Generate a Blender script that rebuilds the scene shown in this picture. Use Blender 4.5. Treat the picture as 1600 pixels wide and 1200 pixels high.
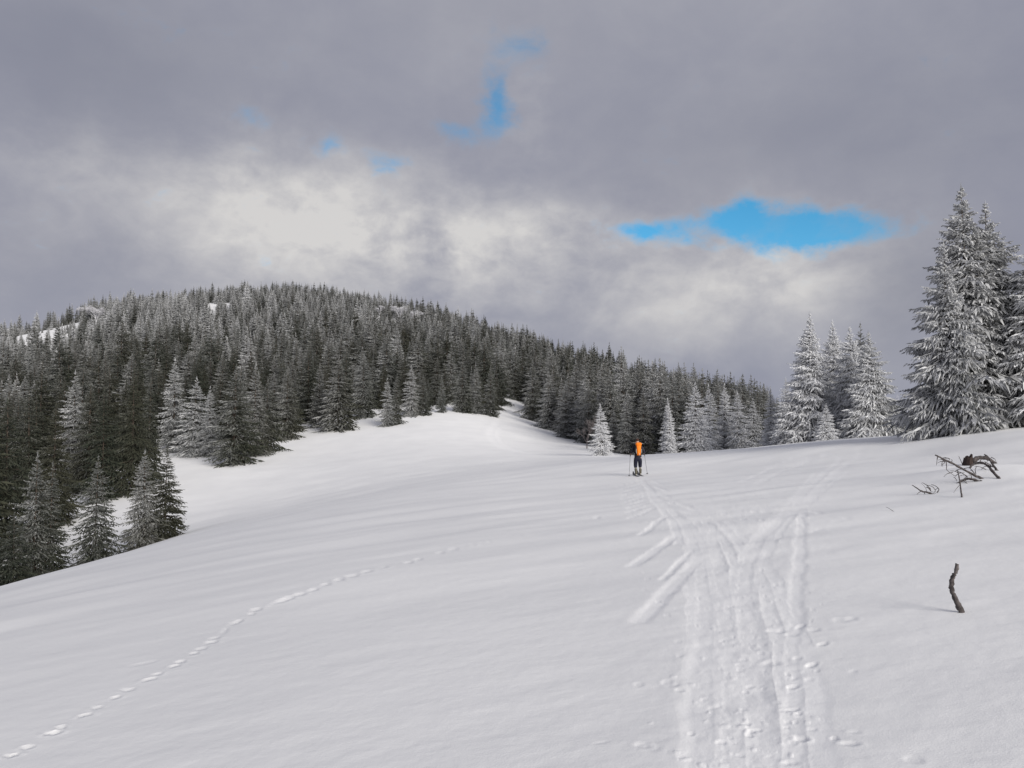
import bpy, bmesh, math, random
import numpy as np
from mathutils import Vector, Matrix
R = math.radians
random.seed(11); rng = np.random.default_rng(11)
for o in list(bpy.data.objects): bpy.data.objects.remove(o)
S = bpy.context.scene
COL = S.collection

# ------------------------------------------------------------------ camera
F = 1244.0; HV = 655.0                      # focal length and horizon row of the photograph (1600 x 1200)
PITCH = math.atan((HV - 600.0) / F)
EYE = 1.6
cam = bpy.data.cameras.new('camera'); camo = bpy.data.objects.new('camera', cam); COL.objects.link(camo)
cam.sensor_width = 36.0; cam.lens = 36.0 * F / 1600.0
cam.clip_start = 0.1; cam.clip_end = 20000
camo.location = (0, 0, 0); camo.rotation_euler = (R(90) + PITCH, 0, 0)
S.camera = camo
cP, sP = math.cos(PITCH), math.sin(PITCH)

# ------------------------------------------------------------------ sun, exposure
SUN_EL, SUN_AZ = R(19.5), R(146)              # azimuth clockwise from the view direction: light from the right and behind
sl = bpy.data.lights.new('sun', 'SUN'); so = bpy.data.objects.new('sun', sl); COL.objects.link(so)
sl.energy = 4.3; sl.angle = R(34); sl.color = (1.0, 0.955, 0.895)
sd = Vector((math.sin(SUN_AZ) * math.cos(SUN_EL), math.cos(SUN_AZ) * math.cos(SUN_EL), math.sin(SUN_EL)))
so.location = sd * 60
so.rotation_euler = sd.to_track_quat('Z', 'Y').to_euler()
S.view_settings.view_transform = 'Standard'
S.view_settings.look = 'None'
S.view_settings.exposure = 0.06; S.view_settings.gamma = 1.0
S.view_settings.use_curve_mapping = False
S.cycles.max_bounces = 6; S.cycles.diffuse_bounces = 3
S.cycles.use_denoising = True

# ------------------------------------------------------------------ node helper
class E:
    """a socket one can do arithmetic with"""
    nt = None
    def __init__(s, sock): s.s = sock
    @staticmethod
    def m(op, *a, clamp=False):
        n = E.nt.nodes.new('ShaderNodeMath'); n.operation = op; n.use_clamp = clamp
        for i, x in enumerate(a):
            if isinstance(x, E): E.nt.links.new(x.s, n.inputs[i])
            else: n.inputs[i].default_value = float(x)
        return E(n.outputs[0])
    def __add__(a, b): return E.m('ADD', a, b)
    __radd__ = __add__
    def __sub__(a, b): return E.m('SUBTRACT', a, b)
    def __rsub__(a, b): return E.m('SUBTRACT', b, a)
    def __mul__(a, b): return E.m('MULTIPLY', a, b)
    __rmul__ = __mul__
    def __truediv__(a, b): return E.m('DIVIDE', a, b)
def clamp01(x): return E.m('ADD', x, 0.0, clamp=True)
def sstep(x, a, b):
    n = E.nt.nodes.new('ShaderNodeMapRange'); n.interpolation_type = 'SMOOTHSTEP'
    E.nt.links.new(x.s, n.inputs[0]); n.inputs[1].default_value = a; n.inputs[2].default_value = b
    return E(n.outputs[0])
def noise(vec, scale, detail=5, rough=0.55, dist=0.0):
    n = E.nt.nodes.new('ShaderNodeTexNoise')
    if vec is not None: E.nt.links.new(vec.s, n.inputs['Vector'])
    n.inputs['Scale'].default_value = scale; n.inputs['Detail'].default_value = detail
    n.inputs['Roughness'].default_value = rough; n.inputs['Distortion'].default_value = dist
    return E(n.outputs['Fac']), E(n.outputs['Color'])
def combine(x, y, z):
    n = E.nt.nodes.new('ShaderNodeCombineXYZ')
    for i, v in enumerate((x, y, z)):
        if isinstance(v, E): E.nt.links.new(v.s, n.inputs[i])
        else: n.inputs[i].default_value = v
    return E(n.outputs[0])
def separate(v):
    n = E.nt.nodes.new('ShaderNodeSeparateXYZ'); E.nt.links.new(v.s, n.inputs[0])
    return [E(o) for o in n.outputs]
def mixc(f, a, b):
    n = E.nt.nodes.new('ShaderNodeMix'); n.data_type = 'RGBA'
    if isinstance(f, E): E.nt.links.new(f.s, n.inputs[0])
    else: n.inputs[0].default_value = f
    for i, v in ((6, a), (7, b)):
        if isinstance(v, E): E.nt.links.new(v.s, n.inputs[i])
        else: n.inputs[i].default_value = (*v, 1)
    return E(n.outputs[2])

def ray(u, v):
    a = (u - 800.0) / F; b = (600.0 - v) / F
    return np.array([a, cP - sP * b, sP + cP * b])
def azel(u, v):
    d = ray(u, v); return math.atan2(d[0], d[1]), math.atan2(d[2], math.hypot(d[0], d[1]))

# ------------------------------------------------------------------ world: daylight sky behind broken cloud
W = bpy.data.worlds.new('World'); S.world = W; W.use_nodes = True
nt = W.node_tree; nt.nodes.clear(); E.nt = nt
out = nt.nodes.new('ShaderNodeOutputWorld'); bg = nt.nodes.new('ShaderNodeBackground')
nt.links.new(bg.outputs[0], out.inputs[0])
SKY_STRENGTH = 0.1
bg.inputs[1].default_value = SKY_STRENGTH
sky = nt.nodes.new('ShaderNodeTexSky'); sky.sky_type = 'NISHITA'; sky.sun_disc = False
sky.sun_elevation = SUN_EL; sky.sun_rotation = SUN_AZ; sky.altitude = 1500; sky.air_density = 1.0; sky.dust_density = 0.2; sky.ozone_density = 3.0
tc = nt.nodes.new('ShaderNodeTexCoord'); D = E(tc.outputs['Generated'])
dx, dy, dz = separate(D)
az0 = E.m('ARCTAN2', dx, dy) * (180 / math.pi)
el0 = E.m('ARCSINE', dz) * (180 / math.pi)
st = combine(dx * 1.0, dy * 1.0, dz * 1.35)
_, w1 = noise(st, 5.5, 7, 0.58)
wx, wy, wz = separate(w1)
_, w2 = noise(st, 17.0, 5, 0.6)
vx, vy, vz = separate(w2)
az = az0 + (wx - 0.5) * 9.0 + (vx - 0.5) * 3.0
el = el0 + (wy - 0.5) * 7.0 + (vy - 0.5) * 2.4
def blob(u, v, ru, rv, tilt=0.0, a=None, e=None):
    A, B = azel(u, v); A, B = math.degrees(A), math.degrees(B)
    k = math.degrees(1 / F) * 0.93
    x = ((a or az) - A) / (ru * k); y = ((e or el) - B) / (rv * k)
    if tilt:
        x, y = x * math.cos(tilt) + y * math.sin(tilt), y * math.cos(tilt) - x * math.sin(tilt)
    return E.m('EXPONENT', (x * x + y * y) * -1.0)
lump, _ = noise(st, 8.0, 8, 0.57, 0.25)
fine, _ = noise(combine(dx, dy, dz * 1.6), 26.0, 6, 0.6, 0.3)
veil, _ = noise(st, 2.6, 4, 0.5)
# the pale bank behind the hill
bank = 0.80 * blob(480, 345, 280, 95, 0.12) + 0.62 * blob(760, 385, 230, 70, 0.1) + 0.52 * blob(1200, 425, 200, 62) + 0.22 * blob(880, 480, 420, 75) + 0.26 * blob(820, 175, 45, 75) + 0.22 * blob(60, 235, 130, 45)
puff = sstep(lump, 0.33, 0.68); curl = sstep(fine, 0.3, 0.7)
bright = clamp01(bank * (0.20 + 0.74 * puff + 0.32 * curl) + 0.24 * blob(1130, 480, 270, 105) + (puff - 0.5) * 0.075 + (curl - 0.5) * 0.02 + (veil - 0.5) * 0.45 + 0.14)
grey = mixc(sstep(el0, 0.0, 14.0), (0.222, 0.238, 0.318), (0.260, 0.270, 0.340))
# the holes
az1 = az0 + (wx - 0.5) * 5.0 + (vx - 0.5) * 3.6; el1 = el0 + (wy - 0.5) * 2.4 + (vy - 0.5) * 2.0
hole = 1.5 * blob(1258, 362, 122, 28, -0.06, az1, el1) + 0.85 * blob(1140, 340, 70, 24, 0.1, az1, el1) + 0.70 * blob(990, 364, 80, 22, 0, az1, el1)
small = 0.95 * blob(772, 168, 27, 48, -0.3, az1, el1) + 0.72 * blob(712, 208, 40, 22, 0.5, az1, el1) + 0.45 * blob(512, 225, 26, 24, 0, az1, el1) + 0.42 * blob(610, 246, 34, 18, 0, az1, el1) + 0.52 * blob(822, 85, 60, 40, 0, az1, el1) + 0.3 * blob(385, 185, 50, 18, 0, az1, el1)
holem = clamp01(sstep(hole + (fine - 0.5) * 1.0 + (lump - 0.5) * 0.8, 0.20, 1.0) + 0.92 * sstep(small + (fine - 0.5) * 0.9 + (lump - 0.5) * 0.5, 0.12, 1.05))
hole = hole + small * 0.6
holem = holem * (0.80 + 0.24 * sstep(lump, 0.35, 0.6))
rim = sstep(hole + (fine - 0.5) * 0.5 + (lump - 0.5) * 0.6, -0.02, 0.7)
bright = clamp01(bright + rim * 0.10)
cloud = mixc(bright, grey, (0.63, 0.618, 0.612))
dark = clamp01(0.5 * blob(1330, 190, 420, 130) + 0.70 * blob(80, 70, 330, 120) + 0.75 * blob(1470, 450, 130, 100) + 0.2 * blob(90, 400, 160, 70) + 0.2 * blob(720, 40, 400, 60))
cloud = mixc(dark * 0.62, cloud, (0.200, 0.210, 0.262))
hs = nt.nodes.new('ShaderNodeHueSaturation'); hs.inputs['Saturation'].default_value = 1.25; hs.inputs['Value'].default_value = 1.36; hs.inputs['Saturation'].default_value = 1.27; hs.inputs['Hue'].default_value = 0.482
nt.links.new(sky.outputs[0], hs.inputs['Color'])
# cloud radiance divided by the strength of the Background node
sc_ = nt.nodes.new('ShaderNodeVectorMath'); sc_.operation = 'SCALE'; sc_.inputs['Scale'].default_value = 1.0 / SKY_STRENGTH
nt.links.new(cloud.s, sc_.inputs[0])
fin = mixc(holem, E(sc_.outputs[0]), E(hs.outputs[0]))
nt.links.new(fin.s, bg.inputs[0])

# ------------------------------------------------------------------ small helpers
def tag(o, label=None, cat=None, group=None, kind=None):
    if label: o['label'] = label
    if cat: o['category'] = cat
    if group: o['group'] = group
    if kind: o['kind'] = kind
    return o
def link_mesh(name, me, parent=None, mats=()):
    o = bpy.data.objects.new(name, me); COL.objects.link(o)
    for m in mats: me.materials.append(m)
    if parent: o.parent = parent
    return o
def np_mesh(name, V, Fc, smooth=False, attrs=None, matidx=None):
    V = np.asarray(V, np.float32); Fc = np.asarray(Fc, np.int32)
    me = bpy.data.meshes.new(name); k = Fc.shape[1]
    me.vertices.add(len(V)); me.vertices.foreach_set('co', V.ravel())
    me.loops.add(Fc.size); me.loops.foreach_set('vertex_index', Fc.ravel())
    me.polygons.add(len(Fc)); me.polygons.foreach_set('loop_start', np.arange(0, Fc.size, k, dtype=np.int32))
    me.polygons.foreach_set('loop_total', np.full(len(Fc), k, np.int32))
    me.polygons.foreach_set('use_smooth', np.full(len(Fc), smooth, bool))
    if matidx is not None: me.polygons.foreach_set('material_index', np.asarray(matidx, np.int32))
    if attrs:
        for n, a in attrs.items():
            at = me.attributes.new(n, 'FLOAT', 'POINT'); at.data.foreach_set('value', np.asarray(a, np.float32))
    me.update(calc_edges=True)
    return me
def empty(name, loc, rz=0.0, scale=None):
    o = bpy.data.objects.new(name, None); COL.objects.link(o)
    o.empty_display_size = 0.2; o.location = loc; o.rotation_euler = (0, 0, rz)
    if scale is not None: o.scale = scale
    return o
def material(name):
    m = bpy.data.materials.new(name); m.use_nodes = True
    n = m.node_tree; n.nodes.clear(); E.nt = n
    o = n.nodes.new('ShaderNodeOutputMaterial'); b = n.nodes.new('ShaderNodeBsdfPrincipled')
    n.links.new(b.outputs[0], o.inputs[0]); b.inputs['Specular IOR Level'].default_value = 0.25
    return m, n, b
def coords(n, kind='Object'):
    return E(n.nodes.new('ShaderNodeTexCoord').outputs[kind])
def bump(n, b, h, strength, dist):
    k = n.nodes.new('ShaderNodeBump'); k.inputs['Strength'].default_value = strength; k.inputs['Distance'].default_value = dist
    n.links.new(h.s, k.inputs['Height']); n.links.new(k.outputs[0], b.inputs['Normal'])
def simple_mat(name, c1, c2, scale=8, rough=0.8, bmp=0.0, spec=0.25):
    m, n, b = material(name); f, _ = noise(coords(n), scale, 5, 0.6)
    n.links.new(mixc(sstep(f, 0.3, 0.7), c1, c2).s, b.inputs['Base Color'])
    b.inputs['Roughness'].default_value = rough; b.inputs['Specular IOR Level'].default_value = spec
    if bmp: bump(n, b, f, bmp, 0.02)
    return m

# value noise on arrays
_perm = rng.permutation(4096); _val = rng.random(4096)
def vnoise(x, y):
    xi = np.floor(x).astype(np.int64); yi = np.floor(y).astype(np.int64); fx = x - xi; fy = y - yi
    fx = fx * fx * fx * (fx * (fx * 6 - 15) + 10); fy = fy * fy * fy * (fy * (fy * 6 - 15) + 10)
    def h(a, b): return _val[_perm[(a + _perm[b & 4095]) & 4095]]
    return (h(xi, yi) * (1 - fx) + h(xi + 1, yi) * fx) * (1 - fy) + (h(xi, yi + 1) * (1 - fx) + h(xi + 1, yi + 1) * fx) * fy - 0.5
def fbm(x, y, oct=4, gain=0.5):
    a = 1.0; s = 0
    for i in range(oct):
        s = s + a * vnoise(x + 17.3 * i, y - 9.1 * i); x = x * 2.03; y = y * 2.03; a *= gain
    return s
def smooth(a, b, x):
    t = np.clip((x - a) / (b - a), 0, 1); return t * t * (3 - 2 * t)

# ------------------------------------------------------------------ the lie of the land
def near_z(x, y):
    side = 0.09 * x - 0.0055 * np.minimum(x, 0) ** 2
    along = -0.032 * np.abs(y)
    dip = -0.48 * np.exp(-(((x - 7) / 13) ** 2 + ((y - 37) / 13) ** 2))
    return -EYE + side + along + dip
TAB = {   # image column: (distance, image row of the ground there); rows hidden from the camera follow from their neighbours
 -700: [(50, 1010), (70, 950), (90, 880), (120, 790), (170, 710), (250, 645), (330, 605), (420, 580), (520, 590), (800, 640), (3000, 654)],
 0:    [(50, 924), (62, 920), (72, 885), (90, 815), (120, 745), (170, 668), (250, 602), (330, 557), (420, 529), (520, 548), (800, 610), (3000, 654)],
 200:  [(50, 864), (60, 862), (70, 830), (90, 765), (120, 700), (170, 630), (250, 566), (330, 520), (430, 482), (530, 502), (800, 590), (3000, 654)],
 370:  [(55, 815), (68, 800), (82, 768), (100, 722), (120, 690), (170, 628), (250, 562), (330, 511), (430, 468), (530, 490), (800, 590), (3000, 654)],
 480:  [(55, 792), (68, 779), (85, 745), (110, 700), (130, 668), (170, 627), (250, 562), (330, 511), (430, 469), (530, 495), (800, 590), (3000, 654)],
 600:  [(55, 768), (68, 757), (85, 728), (110, 685), (130, 655), (170, 618), (250, 565), (330, 522), (420, 489), (530, 520), (800, 600), (3000, 654)],
 700:  [(55, 750), (68, 742), (85, 718), (110, 680), (135, 645), (170, 622), (250, 577), (330, 535), (390, 510), (500, 545), (800, 610), (3000, 654)],
 790:  [(55, 738), (68, 731), (85, 714), (110, 686), (140, 655), (190, 612), (250, 592), (350, 545), (450, 575), (800, 630), (3000, 654)],
 850:  [(55, 730), (68, 725), (85, 715), (110, 698), (130, 675), (160, 656), (200, 636), (250, 610), (330, 563), (430, 592), (800, 640), (3000, 654)],
 930:  [(52, 724), (65, 717), (85, 709), (100, 702), (120, 691), (160, 670), (220, 632), (300, 588), (400, 615), (800, 650), (3000, 654)],
 1000: [(50, 719), (60, 711), (72, 713), (90, 716), (110, 708), (150, 682), (200, 645), (270, 615), (370, 645), (800, 655), (3000, 654)],
 1100: [(50, 711), (58, 705), (72, 708), (90, 710), (110, 704), (150, 682), (200, 655), (240, 645), (340, 672), (800, 662), (3000, 654)],
 1200: [(48, 702), (60, 697), (75, 697), (95, 702), (130, 698), (180, 680), (260, 690), (500, 680), (3000, 654)],
 1300: [(46, 692), (62, 687), (78, 687), (95, 694), (130, 705), (200, 705), (500, 685), (3000, 654)],
 1400: [(44, 686), (58, 681), (72, 681), (95, 692), (150, 705), (300, 690), (600, 674), (3000, 654)],
 1600: [(38, 674), (46, 667), (58, 668), (80, 685), (200, 705), (600, 676), (3000, 654)],
 2300: [(38, 655), (46, 648), (58, 650), (80, 670), (200, 700), (600, 680), (3000, 654)],
}
def pchip(xk, yk, x):
    xk = np.asarray(xk, float); yk = np.asarray(yk, float); h = np.diff(xk); d = np.diff(yk) / h
    m = np.zeros(len(xk)); m[0] = d[0]; m[-1] = d[-1]
    for i in range(1, len(xk) - 1):
        if d[i-1] * d[i] > 0:
            w1 = 2 * h[i] + h[i-1]; w2 = h[i] + 2 * h[i-1]; m[i] = (w1 + w2) / (w1 / d[i-1] + w2 / d[i])
    x = np.clip(x, xk[0], xk[-1]); i = np.clip(np.searchsorted(xk, x) - 1, 0, len(xk) - 2)
    t = (x - xk[i]) / h[i]
    return ((2*t**3 - 3*t**2 + 1) * yk[i] + (t**3 - 2*t**2 + t) * h[i] * m[i] + (-2*t**3 + 3*t**2) * yk[i+1] + (t**3 - t**2) * h[i] * m[i+1])
NA, NR = 400, 500
AZ0, AZ1 = azel(-700, HV)[0], azel(2300, HV)[0]
LR0, LR1 = math.log(12.0), math.log(3000.0)
LRS = np.linspace(LR0, LR1, NR); AZS = np.linspace(AZ0, AZ1, NA)
cols, ca = [], []
for u, lst in TAB.items():
    A = azel(u, HV)[0]; ca.append(A); pts = []
    for r in (10, 15, 20, 26, 32, 38):
        if r < lst[0][0] - 4: pts.append((math.log(r), float(near_z(np.array(r * math.sin(A)), np.array(r * math.cos(A)))) / r))
    for r, v in lst:
        pts.append((math.log(r), math.tan(azel(u, v)[1])))
    cols.append(pchip([p[0] for p in pts], [p[1] for p in pts], LRS))
cols = np.array(cols)
TT = np.array([pchip(ca, cols[:, j], AZS) for j in range(NR)]).T
def blur(a, ax, k):
    ker = np.exp(-0.5 * (np.arange(-3*k, 3*k+1) / k) ** 2); ker /= ker.sum()
    p = np.pad(a, [(3*k, 3*k) if i == ax else (0, 0) for i in range(2)], mode='edge')
    return np.apply_along_axis(lambda v: np.convolve(v, ker, 'valid'), ax, p)
TT = blur(blur(TT, 0, 7), 1, 5)
def base_z(x, y):
    x = np.asarray(x, float); y = np.asarray(y, float)
    r = np.hypot(x, y); A = np.arctan2(x, y)
    a = np.clip((A - AZ0) / (AZ1 - AZ0) * (NA - 1), 0, NA - 1.001); l = np.clip((np.log(np.maximum(r, 1e-3)) - LR0) / (LR1 - LR0) * (NR - 1), 0, NR - 1.001)
    i = a.astype(int); j = l.astype(int); fa = a - i; fl = l - j
    t = (TT[i, j] * (1-fa) + TT[i+1, j] * fa) * (1-fl) + (TT[i, j+1] * (1-fa) + TT[i+1, j+1] * fa) * fl
    zt = t * r
    # outside the sector in view the land runs on at an even grade
    off = np.maximum(np.maximum(A - AZ1, AZ0 - A), 0)
    zt = zt * (1 - smooth(0.0, 0.9, off)) + smooth(0.0, 0.9, off) * (-EYE - 0.004 * np.minimum(r, 300) - 0.0005 * r)
    w = smooth(18, 34, r)
    zn = near_z(x, y); zn = zn * (1 - smooth(0.0, 0.9, off)) + smooth(0.0, 0.9, off) * (-EYE - 0.006 * r)
    z = zn * (1 - w) + zt * w
    # mound under the stump
    z = z + 0.22 * np.exp(-(((x - 10.6) / 1.6) ** 2 + ((y - 17.6) / 1.8) ** 2))
    # soft wind relief
    nearw = 1 - smooth(60, 140, r)
    z = z + nearw * (0.10 * fbm(x * 0.10 + 3, y * 0.19 + 1, 3) * smooth(4, 14, r) + 0.06 * fbm(x * 0.14 + y * 0.10, y * 0.55 - x * 0.2, 3) * smooth(6, 14, r))
    z = z + smooth(70, 130, r) * 0.5 * fbm(x * 0.03, y * 0.03, 3)
    return z
def hit(u, v, rmax=400.0):
    """ground point met by the ray through image point (u, v)"""
    d = ray(u, v); d = d / math.hypot(d[0], d[1])
    rs = np.concatenate([np.arange(1.5, 45, 0.02), np.arange(45, rmax, 0.2)])
    f = d[2] * rs - base_z(d[0] * rs, d[1] * rs)
    k = np.argmax(f < 0) if (f < 0).any() else len(rs) - 1
    return d[0] * rs[k], d[1] * rs[k]
def at(u, r):
    A = azel(u, HV)[0]; return r * math.sin(A), r * math.cos(A)

# ------------------------------------------------------------------ tracks pressed into the snow
strokes = []   # (polyline world points, half width, depth, rim)
def line(pts, w, dep, rim=0.25, wob=0.0):
    P = [hit(u, v) for u, v in pts]
    Q = []
    for a, b in zip(P[:-1], P[1:]):
        n = max(1, int(math.hypot(b[0]-a[0], b[1]-a[1]) / 0.4))
        for k in range(n): Q.append((a[0] + (b[0]-a[0]) * k / n, a[1] + (b[1]-a[1]) * k / n))
    Q.append(P[-1])
    Q = [(x + random.gauss(0, wob), y + random.gauss(0, wob)) for x, y in Q]
    strokes.append((np.array(Q), w, dep * 0.15, rim * .28))
# the trodden lane: long flat ski grooves with crumbled edges
line([(1092, 1230), (1096, 1100), (1100, 1000), (1100, 930), (1092, 870), (1070, 820), (1045, 795), (1020, 770), (1003, 750)], 0.10, 0.050, 0.35, 0.008)
line([(1120, 1230), (1122, 1100), (1126, 1020), (1118, 940), (1108, 880), (1100, 820)], 0.055, 0.035, 0.35, 0.010)
line([(1150, 1230), (1148, 1100), (1142, 1010), (1128, 930), (1118, 870), (1112, 830)], 0.10, 0.050, 0.4, 0.010)
line([(1190, 1230), (1182, 1100), (1172, 1000), (1160, 930), (1166, 880), (1190, 840), (1225, 808), (1252, 793)], 0.11, 0.055, 0.35, 0.010)
line([(1148, 950), (1150, 890), (1178, 845), (1215, 812), (1246, 797)], 0.07, 0.040, 0.3, 0.008)
line([(1232, 1230), (1238, 1120), (1236, 1030), (1242, 980), (1246, 900), (1250, 850), (1254, 800)], 0.07, 0.040, 0.5, 0.012)
line([(1062, 850), (1052, 815), (1030, 790), (1012, 768)], 0.08, 0.045, 0.3, 0.01)
line([(1040, 792), (1090, 803), (1150, 802), (1210, 797), (1250, 793)], 0.11, 0.05, 0.3, 0.015)
line([(1050, 782), (1085, 797), (1140, 799)], 0.08, 0.045, 0.3, 0.01)
line([(1250, 795), (1275, 770), (1300, 745), (1325, 722), (1345, 708)], 0.14, 0.035, 0.2, 0.05)
line([(1235, 790), (1262, 765), (1285, 742), (1312, 716)], 0.12, 0.03, 0.2, 0.05)
line([(1185, 755), (1225, 735), (1268, 716), (1300, 708)], 0.14, 0.045, 0.3, 0.02)
line([(1160, 752), (1205, 730), (1240, 715)], 0.12, 0.04, 0.3, 0.02)
line([(1250, 797), (1275, 800), (1282, 803)], 0.06, 0.05, 0.3)
line([(1270, 831), (1282, 827)], 0.05, 0.05, 0.3)
line([(1305, 814), (1322, 811)], 0.05, 0.05, 0.3)
for k in range(12):     # many faint passes on top of each other
    o_ = random.gauss(0, 40); q_ = random.uniform(-14, 14)
    line([(1150 + o_, 1225), (1146 + o_ * .9 + q_, 1090), (1138 + o_ * .8, 990), (1126 + o_ * .7 - q_ * .5, 910), (1108 + o_ * .5, 850), (1082 + o_ * .4, 815)], random.uniform(.04, .09), random.uniform(.015, .04), 0.3, 0.012)
for k in range(5):
    o_ = random.gauss(0, 12)
    line([(1160 + o_, 940), (1176 + o_, 880), (1205 + o_ * .8, 835), (1240 + o_ * .6, 800), (1272 + o_, 768), (1305 + o_ * 1.4, 738)], random.uniform(.05, .1), random.uniform(.015, .035), 0.3, 0.015)
# herringbone steps
for a, b, w in (((1000, 970), (1086, 880), 0.095), ((990, 884), (1052, 840), 0.085), ((1000, 836), (1040, 808), 0.07), ((982, 810), (1022, 794), 0.075), ((1035, 905), (1083, 860), 0.05)):
    line([a, ((a[0] + b[0]) / 2 - 2, (a[1] + b[1]) / 2 + 2), b], w, 0.075, 0.15, 0.004)
for k in range(9):
    v = 752 + k * 5.0
    line([(966 + k * 2.2, v + 8), (1000 + k * 1.6, v - 1)], 0.09, 0.075, 0.15, 0.01)
    if k % 2 == 0: line([(1020 + k * 2.0, v - 1), (1036 + k * 2.5, v + 5)], 0.08, 0.06, 0.15, 0.01)
# faint old ski line up the meadow
line([(820, 708), (785, 700), (770, 690), (764, 678), (772, 665), (778, 655)], 0.5, 0.16, 0.4, 0.03)
line([(830, 709), (800, 702), (782, 692), (776, 680), (780, 668)], 0.35, 0.12, 0.4, 0.03)
pits = []      # x, y, rx, ry, angle, depth
def pit(u, v, rx, ry, dep, ang=0.0):
    x, y = hit(u, v); pits.append((x, y, rx * .8, ry * .8, ang, dep * 0.15))
hare = [(20, 1182), (42, 1168), (84, 1146), (97, 1137), (133, 1118), (150, 1106), (182, 1090), (200, 1078), (232, 1062), (247, 1054), (273, 1041), (284, 1034), (304, 1021), (314, 1014), (330, 1004), (338, 998), (348, 989), (356, 984), (366, 974), (373, 971), (385, 964), (393, 960), (402, 953), (409, 950), (418, 946), (428, 943), (440, 939), (452, 935), (470, 929), (490, 921), (510, 913), (530, 906), (552, 900), (575, 893), (600, 887), (640, 879), (655, 874), (690, 864), (710, 858), (740, 852), (765, 846), (815, 837), (880, 822), (930, 810)]
for i, (u, v) in enumerate(hare):
    pit(u + random.uniform(-2, 2), v, (0.066 if u < 440 else 0.10) * random.uniform(.7, 1.2), (0.034 if u < 440 else 0.09) * random.uniform(.6, 1.3), 0.19 * random.uniform(.5, 1.05), random.uniform(0, .5))
    if 420 < u < 500: line([(u, v), (u + 16, v - 6)], 0.05, 0.05, 0.2)
pit(225, 1037, 0.16, 0.06, 0.06, 0.4); pit(90, 1020, 0.14, 0.05, 0.03, 0.4)
for u, v, s, dp in ((1310, 967, .10, .07), (1325, 965, .08, .06), (1215, 985, .09, .08), (1228, 988, .08, .07), (1250, 982, .09, .07), (1275, 984, .09, .06), (1290, 1008, .07, .06), (1245, 1030, .09, .08), (1272, 1035, .08, .07), (1205, 1035, .09, .07), (1240, 1075, .06, .06), (1232, 1055, .06, .06), (1330, 1166, .06, .06), (1312, 1160, .045, .05), (1238, 1105, .06, .06), (1252, 1120, .05, .05), (1250, 1150, .07, .07), (1245, 1155, .05, .06),
                    (1002, 1068, .07, .05), (1056, 1070, .07, .06), (1040, 1066, .06, .05), (1062, 1077, .05, .05), (940, 1164, .06, .03), (1000, 1170, .08, .04), (1020, 1172, .07, .03), (1022, 940, .06, .05), (1050, 960, .05, .05), (1052, 1005, .05, .05), (1075, 870, .06, .06), (1010, 905, .05, .05), (1390, 796, .05, .05), (1420, 1185, .09, .05)):
    pit(u + random.uniform(-9, 9), v + random.uniform(-5, 5), s * random.uniform(.6, 1.1), s * random.uniform(.4, .8), dp * random.uniform(.35, .9), random.uniform(0, 3))
for k in range(200):     # crumbs and scuffs all along the lane
    v = random.uniform(800, 1200); c = 1160 if v > 900 else 1130
    u = c + random.gauss(0, 62 + (1200 - v) * 0.03)
    pit(u, v, random.uniform(.012, .045), random.uniform(.012, .04), random.choice((-1, 1, 1)) * random.uniform(.01, .028), random.uniform(0, 3))
for k in range(60):
    u = random.uniform(990, 1270); v = random.uniform(765, 830) if u < 1100 else random.uniform(790, 825)
    pit(u, v, random.uniform(.05, .11), random.uniform(.04, .08), random.choice((-1, 1, 1)) * random.uniform(.02, .045), random.uniform(0, 3))
def seg_dist(px, py, Q):
    best = np.full(px.shape, 1e9)
    for a, b in zip(Q[:-1], Q[1:]):
        d = b - a; L2 = d @ d + 1e-9
        t = np.clip(((px - a[0]) * d[0] + (py - a[1]) * d[1]) / L2, 0, 1)
        best = np.minimum(best, (px - a[0] - t * d[0]) ** 2 + (py - a[1] - t * d[1]) ** 2)
    return np.sqrt(best)
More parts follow.
